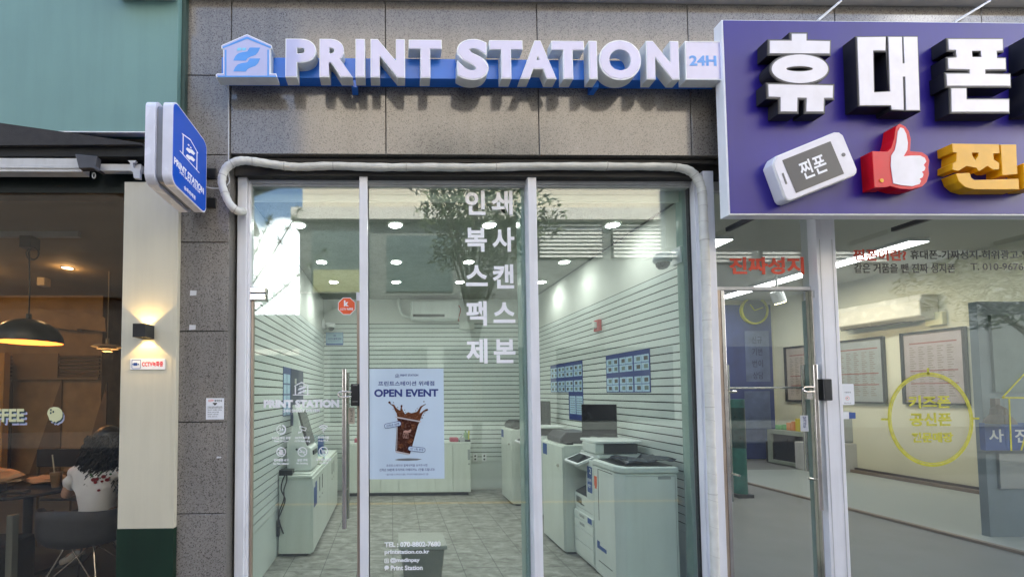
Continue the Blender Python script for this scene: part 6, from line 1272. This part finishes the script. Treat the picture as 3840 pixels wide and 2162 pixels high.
x, z_ = P(165, 1050, 2.3); t = thing('spot_lamp', 'small pale spot lamp under the cafe ceiling', 'lamp', (x, 2.3, z_)); b_ = MB(); b_.box(x-.05, x+.05, 2.25, 2.35, z_-.08, z_+.07); obj('head', b_, mat('tier_cream', (.55, .45, .30), .5), t, bevel=.01); b_ = MB(); b_.tube([(x-.02, 2.3, z_+.07), (x-.02, 2.3, CZ)], .012, 6); obj('stem', b_, M['dark'], t)
# extra downlights added out of view to brighten the cafe
for k, (x, y) in enumerate(((-6.4, 2.0), (-5.0, 1.7))):
    t = thing('ceiling_downlight', ('extra warm downlight added to brighten the cafe, farthest to the left', 'extra warm downlight added to brighten the cafe, over the wooden panelling')[k], 'light', (x, y, CZ)); b_ = MB(); b_.lathe([(.0001, -.005), (.055, -.005)], (x, y, CZ), 20); obj('lens', b_, emis('warm_downlight', (1, .78, .5), 3), t); warm_lamp(t, (0, 0, -.08), 2.2, .05)
# furniture
t = thing('round_table', 'black round cafe table by the window with cup and paper bags on it', 'table', (-3.2, .72, 0))
b_ = MB(); b_.lathe([(.001, .70), (.56, .70), (.575, .712), (.56, .725), (.001, .725)], (-3.2, .72, 0), 40); obj('tabletop', b_, mat('tabletop_black', (.02, .02, .022), .18), t, smooth=True)
b_ = MB(); b_.tube([(-3.2, .72, .03), (-3.2, .72, .70)], .035, 12); obj('pedestal', b_, M['dark'], t, smooth=True)
b_ = MB(); b_.lathe([(.001, .03), (.26, .02), (.28, .0), (.001, .0)], (-3.2, .72, .0), 28); obj('foot', b_, M['dark'], t)
c_ = P(209, 1852, .55); cx_ = c_[0]; t = thing('coffee_cup', 'plastic cup of iced coffee with a straw on the cafe table', 'cup', (cx_, .55, .726))
b_ = MB(); b_.lathe([(.001, .002), (.030, .002), (.044, .125), (.001, .125)], (cx_, .55, .726), 20); obj('coffee', b_, M['coffee'], t, smooth=True)
b_ = MB(); b_.lathe([(.0305, 0), (.0465, .15), (.049, .152), (.049, .158), (.03, .165)], (cx_, .55, .726), 20); obj('clear_cup', b_, glass('cup_plastic', (.9, .9, .88), 1.4), t, smooth=True)
b_ = MB(); b_.tube([(cx_, .55, .74), (cx_-.02, .53, 1.0)], .005, 6); obj('straw', b_, M['cream'], t)
def crumple(nm, lab, cat_, c_, sx, sy, sz, m_, seed):
    r = random.Random(seed); b2 = MB(); b2.ball((0, 0, 0), 1, 12); b2.v = [(c_[0]+v[0]*sx*r.uniform(.8, 1.15), c_[1]+v[1]*sy*r.uniform(.8, 1.15), c_[2]+max(-1, v[2])*sz*r.uniform(.8, 1.2)+sz) for v in b2.v]; return tag(obj(nm, b2, m_, None), lab, cat_)
crumple('paper_bag', 'crumpled brown paper bag on the left of the cafe table', 'bag', (-3.32, .55, .728), .20, .14, .075, M['bag'], 1)
crumple('paper_wrap', 'flattened brown paper wrap next to the iced coffee cup', 'wrap', (-3.02, .70, .728), .17, .12, .035, M['bag'], 2)
b_ = MB(); b_.box(-3.5, -3.13, .28, .46, .727, .80); tag(obj('pastry_box', b_, M['dark'], None, bevel=.02), 'dark pastry box at the front edge of the cafe table', 'box')
b_ = MB(); b_.box(-3.10, -2.93, .36, .44, .727, .737); tag(obj('phone', b_, M['black'], None, bevel=.003), 'black phone lying flat at the edge of the cafe table', 'phone')
b_ = MB(); b_.prism([(-3.75, .0), (-2.80, .0), (-2.80, .42), (-3.75, .42)], .06, .36); tag(obj('storage_basket', b_, mat('basket_black', (.03, .03, .03), .8, 0, .3, 60, .6, 150), None, bevel=.03), 'black woven storage basket on the floor beneath the cafe table', 'basket')
b_ = MB(); b_.box(-4, -2.66, -.01, .05, .0, .17); b_.box(-2.70, -2.655, -.01, .04, .171, .66); tag(obj('window_ledge', b_, mat('ledge_grey', (.14, .15, .13), .5), None, bevel=.005), 'low grey ledge with upright post inside the cafe window', 'ledge')
# chair with the woman
CX_, CYc = -2.36, .30
def shell_chair(cx, cy, lab):
    t = thing('shell_chair', lab, 'chair', (cx, cy, 0))
    b_ = MB(); n = 40; rows_ = 9
    for j in range(rows_+1):
        v = j/rows_
        for i in range(n):
            a_ = 2*math.pi*i/n; back = max(0, -math.sin(a_)); side = abs(math.cos(a_)); top = .44+.24*back**.7+.16*side**2*(1-back) if math.sin(a_) < .3 else .44+.10*side**2
            rr_ = .05+.26*min(1, (v*1.6))**.6; zz_ = .385+(top-.385)*max(0, (v-.35)/.65)**1.5; b_.v.append((cx+rr_*1.05*math.cos(a_), cy+rr_*.95*math.sin(a_), zz_))
    b_.v.append((cx, cy, .383)); k0 = len(b_.v)-1
    for i in range(n): b_.f.append((k0, i, (i+1) % n))
    for j in range(rows_):
        for i in range(n): p = j*n+i; q = j*n+(i+1) % n; b_.f.append((p, q, q+n, p+n))
    o = obj('shell', b_, M['shellgrey'], t, smooth=True); md = o.modifiers.new('thick', 'SOLIDIFY'); md.thickness = .012
    for sx_, sy_ in ((-1, -1), (1, -1), (1, 1), (-1, 1)):
        b_ = MB(); b_.tube([(cx+.10*sx_, cy+.08*sy_, .372), (cx+.24*sx_, cy+.22*sy_, .0)], .0075, 8); b_.tube([(cx-.08*sx_, cy+.08*sy_, .368), (cx+.20*sx_, cy+.185*sy_, .10)], .004, 6); obj('leg', b_, M['steel'], t, smooth=True)
    return t
shell_chair(CX_, CYc, 'charcoal shell chair with wire legs, seating the woman in the cafe')
t = thing('cafe_chair', 'black chair with open metal back on the far side of the cafe table', 'chair', (-3.35, 1.45, 0))
b_ = MB(); b_.box(-3.56, -3.14, 1.25, 1.65, .43, .46); obj('seat', b_, M['dark'], t, bevel=.01)
b_ = MB(); b_.box(-3.56, -3.12, 1.20, 1.23, .78, .96); obj('backrest', b_, M['black'], t, bevel=.01)
for sx_, sy_ in ((-3.55, 1.215), (-3.13, 1.215), (-3.55, 1.63), (-3.15, 1.63)): b_ = MB(); b_.tube([(sx_, sy_, 0), (sx_, sy_, .95 if sy_ < 1.3 else .43)], .011, 8); obj('leg', b_, mat('leg_bronze', (.25, .18, .10), .3, .7), t)
# ---- the woman: one skinned body, clothes as children
def skinned(nm, vs, es, rad, m_, parent, sub=2, root=0):
    me = bpy.data.meshes.new(nm); me.from_pydata([Vector(v)-parent.location for v in vs], es, []); o = bpy.data.objects.new(nm, me); C.objects.link(o); o.parent = parent
    md = o.modifiers.new('skin', 'SKIN'); md.use_smooth_shade = True
    if not me.skin_vertices: pass
    sv = me.skin_vertices[0].data if len(me.skin_vertices) else None
    if sv is None:
        bpy.context.view_layer.objects.active = o; o.select_set(True); bpy.ops.mesh.customdata_skin_add(); sv = me.skin_vertices[0].data; o.select_set(False)
    for i, r in enumerate(rad): sv[i].radius = (r, r) if not isinstance(r, tuple) else r; sv[i].use_root = (i == root)
    s_ = o.modifiers.new('sub', 'SUBSURF'); s_.levels = sub; s_.render_levels = sub
    dg = bpy.context.evaluated_depsgraph_get(); me2 = bpy.data.meshes.new_from_object(o.evaluated_get(dg)); o.modifiers.clear(); o.data = me2; me2.name = nm
    me2.materials.clear(); me2.materials.append(m_)
    for p in me2.polygons: p.use_smooth = True
    return o
w = thing('person', 'woman with long curly black hair and white T-shirt seated with her back to the window', 'person', (CX_, CYc, 0))
bx_, by_ = CX_+.02, CYc+.06
J = dict(pel=(bx_, by_, .50), sp=(bx_, by_+.0, .64), ch=(bx_-.01, by_+.03, .80), nk=(bx_+.0, by_+.07, .955), hd=(bx_+.0, by_+.10, 1.03), ht=(bx_, by_+.10, 1.11),
 ls=(bx_-.175, by_+.02, .895), le=(bx_-.285, by_+.03, .685), lw=(bx_-.27, by_+.30, .755), rs=(bx_+.175, by_+.03, .895), re=(bx_+.20, by_+.14, .70), rw=(bx_+.05, by_+.34, .755),
 lh=(bx_-.10, by_+.04, .48), lk=(bx_-.14, by_+.42, .47), la=(bx_-.36, by_+.30, .15), lt=(bx_-.50, by_+.34, .08), rh=(bx_+.10, by_+.04, .48), rk=(bx_+.10, by_+.42, .46), ra=(bx_+.04, by_+.38, .09), rt=(bx_+.03, by_+.50, .05))
nm_ = list(J); ix = {k: i for i, k in enumerate(nm_)}
E = [('pel','sp'),('sp','ch'),('ch','nk'),('nk','hd'),('hd','ht'),('ch','ls'),('ls','le'),('le','lw'),('ch','rs'),('rs','re'),('re','rw'),('pel','lh'),('lh','lk'),('lk','la'),('la','lt'),('pel','rh'),('rh','rk'),('rk','ra'),('ra','rt')]
Rd = dict(pel=(.125,.10), sp=(.105,.08), ch=(.12,.085), nk=.045, hd=(.07,.085), ht=(.055,.065), ls=.05, le=.036, lw=.024, rs=.05, re=.036, rw=.024, lh=.075, lk=.052, la=.032, lt=.028, rh=.075, rk=.052, ra=.032, rt=.028)
Vs = [J[k] for k in nm_]; Es = [(ix[a_], ix[b2]) for a_, b2 in E]; Rs = [Rd[k] for k in nm_]
# hands with fingers on the table edge
for h_, sg_ in (('lw', -1), ('rw', 1)):
    px_, py_, pz_ = J[h_]; b0 = len(Vs); Vs.append((px_-sg_*.01, py_+.055, pz_+.0)); Rs.append((.026, .014)); Es.append((ix[h_], b0))
    for q in range(4):
        n0 = len(Vs); off_ = (-.027+.018*q); ln = (.030, .036, .034, .026)[q]
        Vs += [(px_+off_-sg_*.01, py_+.085, pz_), (px_+off_*1.1-sg_*.01, py_+.085+ln, pz_-.004), (px_+off_*1.1-sg_*.01, py_+.085+ln*1.7, pz_-.016)]; Rs += [.0085, .0078, .0065]; Es += [(b0, n0), (n0, n0+1), (n0+1, n0+2)]
    n0 = len(Vs); Vs += [(px_-sg_*.042, py_+.05, pz_-.002), (px_-sg_*.052, py_+.085, pz_-.008)]; Rs += [.010, .008]; Es += [(b0, n0), (n0, n0+1)]
body = skinned('body', Vs, Es, Rs, M['skin'], w)
tk_ = ['pel','sp','ch','nk','ls','le','rs','re']; J2 = dict(J); J2['le'] = tuple(Vector(J['ls']).lerp(Vector(J['le']), .72)); J2['re'] = tuple(Vector(J['rs']).lerp(Vector(J['re']), .72)); J2['nk'] = (J['nk'][0], J['nk'][1]-.02, .93)
ii = {k: i for i, k in enumerate(tk_)}
tee = skinned('t_shirt', [J2[k] for k in tk_], [(ii[a_], ii[b2]) for a_, b2 in [('pel','sp'),('sp','ch'),('ch','nk'),('ch','ls'),('ls','le'),('ch','rs'),('rs','re')]], [(.150,.125), (.125,.11), (.150,.11), .05, .066, .058, .066, .058], M['tee'], w)
for v_ in tee.data.vertices: v_.co += v_.normal*(.006*math.sin(v_.co.z*70+v_.co.x*25)+.004*math.sin(v_.co.x*90))
tr_ = ['pel','lh','lk','la','rh','rk','ra']; ii = {k: i for i, k in enumerate(tr_)}; J2['la'] = tuple(Vector(J['lk']).lerp(Vector(J['la']), .86)); J2['ra'] = tuple(Vector(J['rk']).lerp(Vector(J['ra']), .7))
skinned('trousers', [J2[k] for k in tr_], [(ii[a_], ii[b2]) for a_, b2 in [('pel','lh'),('lh','lk'),('lk','la'),('pel','rh'),('rh','rk'),('rk','ra')]], [(.145,.12), .09, .066, .052, .09, .066, .05], M['denim'], w)
for k_n, (an_, to_) in enumerate((('la', 'lt'), ('ra', 'rt'))):
    A_, T_ = Vector(J[an_]), Vector(J[to_]); d_ = (T_-A_).normalized()
    sh = skinned('shoe', [A_-d_*.045+Vector((0, 0, -.03)), A_+Vector((0, 0, -.01)), A_+d_*.10+Vector((0, 0, -.03)), T_+d_*.07+Vector((0, 0, -.012))], [(0, 1), (1, 2), (2, 3)], [.04, .045, .042, .034], mat('shoe_beige', (.72, .68, .58), .6, 0, .15, 30), w)
    b_ = MB(); p0 = A_-d_*.06+Vector((0, 0, -.072)); p1 = T_+d_*.085+Vector((0, 0, -.048)); b_.tube([p0, (p0+p1)/2, p1], [.030, .036, .026], 10); b_.v = [(x, y, max(.002, z_)) for x, y, z_ in b_.v]; obj('sole', b_, mat('sole_dark', (.12, .11, .10), .7), sh if False else w, smooth=True)
# face (turned away, still there) and hair
hx, hy, hz = J['hd'][0], J['hd'][1]+.02, 1.075
b_ = MB(); b_.ball((hx, hy+.085, hz-.015), .018, 8, (.7, 1, 1.1)); obj('nose', b_, M['skin'], w, smooth=True)
for sg_ in (-1, 1): b_ = MB(); b_.ball((hx+.032*sg_, hy+.07, hz+.012), .012, 8); obj('eye', b_, M['paper'], w, smooth=True); b_ = MB(); b_.ball((hx+.078*sg_, hy-.0, hz-.0), .022, 8, (.4, .8, 1.3)); obj('ear', b_, M['skin'], w, smooth=True)
b_ = MB(); b_.ball((hx, hy+.078, hz-.052), .018, 8, (1.2, .5, .4)); obj('mouth', b_, mat('lips', (.45, .12, .10), .5), w, smooth=True)
b_ = MB(); b_.ball((hx, hy-.01, hz+.045), .118, 18, (.95, 1.0, 1.08)); b_.ball((hx+.01, hy-.085, hz-.08), .115, 18, (1.0, .6, 1.2)); rr_ = random.Random(5)
for k in range(230):
    a_ = rr_.uniform(math.pi*.86, math.pi*2.14); r0 = .102; x_ = hx+r0*math.cos(a_)*1.05; y_ = hy-.05+r0*math.sin(a_)*.85; z_ = hz+rr_.uniform(-.06, .10); ln = rr_.uniform(.16, .34); ph_ = rr_.uniform(0, 6); am = rr_.uniform(.012, .026); pts = []
    for q in range(12):
        s_ = q/11; pts.append((x_+(x_-hx)*.55*s_+am*math.sin(ph_+q*1.2), y_-.035*s_-.012+am*.8*math.cos(ph_+q*1.2), z_-ln*s_))
    b_.tube(pts, [.0080-.0004*q for q in range(12)], 5)
obj('hair', b_, M['hair'], w, smooth=True)
# fruit print on the back of the shirt, laid on the cloth by ray casting
def on_tee(px, py):
    d = ray(px, py).normalized(); loc = tee.parent.location; ok_, p, n_, _ = tee.ray_cast(CAM-loc, d); return (p+loc, n_) if ok_ else (None, None)
for mname, mm, pts_ in (('fruit_print', mat('print_crimson', (.22, .008, .015), .7), ((352,1797,.017),(366,1795,.015),(388,1785,.016),(403,1796,.016),(384,1803,.010),(372,1836,.011),(360,1807,.013),(412,1788,.008))), ('leaf_print', mat('print_leaf', (.03, .14, .03), .7), ((343,1778,.009),(349,1786,.008),(415,1778,.009),(380,1772,.007)))):
    b_ = MB()
    for (x_, y_, r_) in pts_:
        p, n_ = on_tee(x_, y_)
        if p is None: continue
        n_ = n_.normalized(); u = n_.cross(Vector((0, 0, 1))).normalized(); v = u.cross(n_); fq = (p+n_*.009, u, v, n_); b_.prism(ell(0, 0, r_, r_*.85, 12), -.001, .004, fq)
    if b_.v: obj(mname, b_, mm, w)
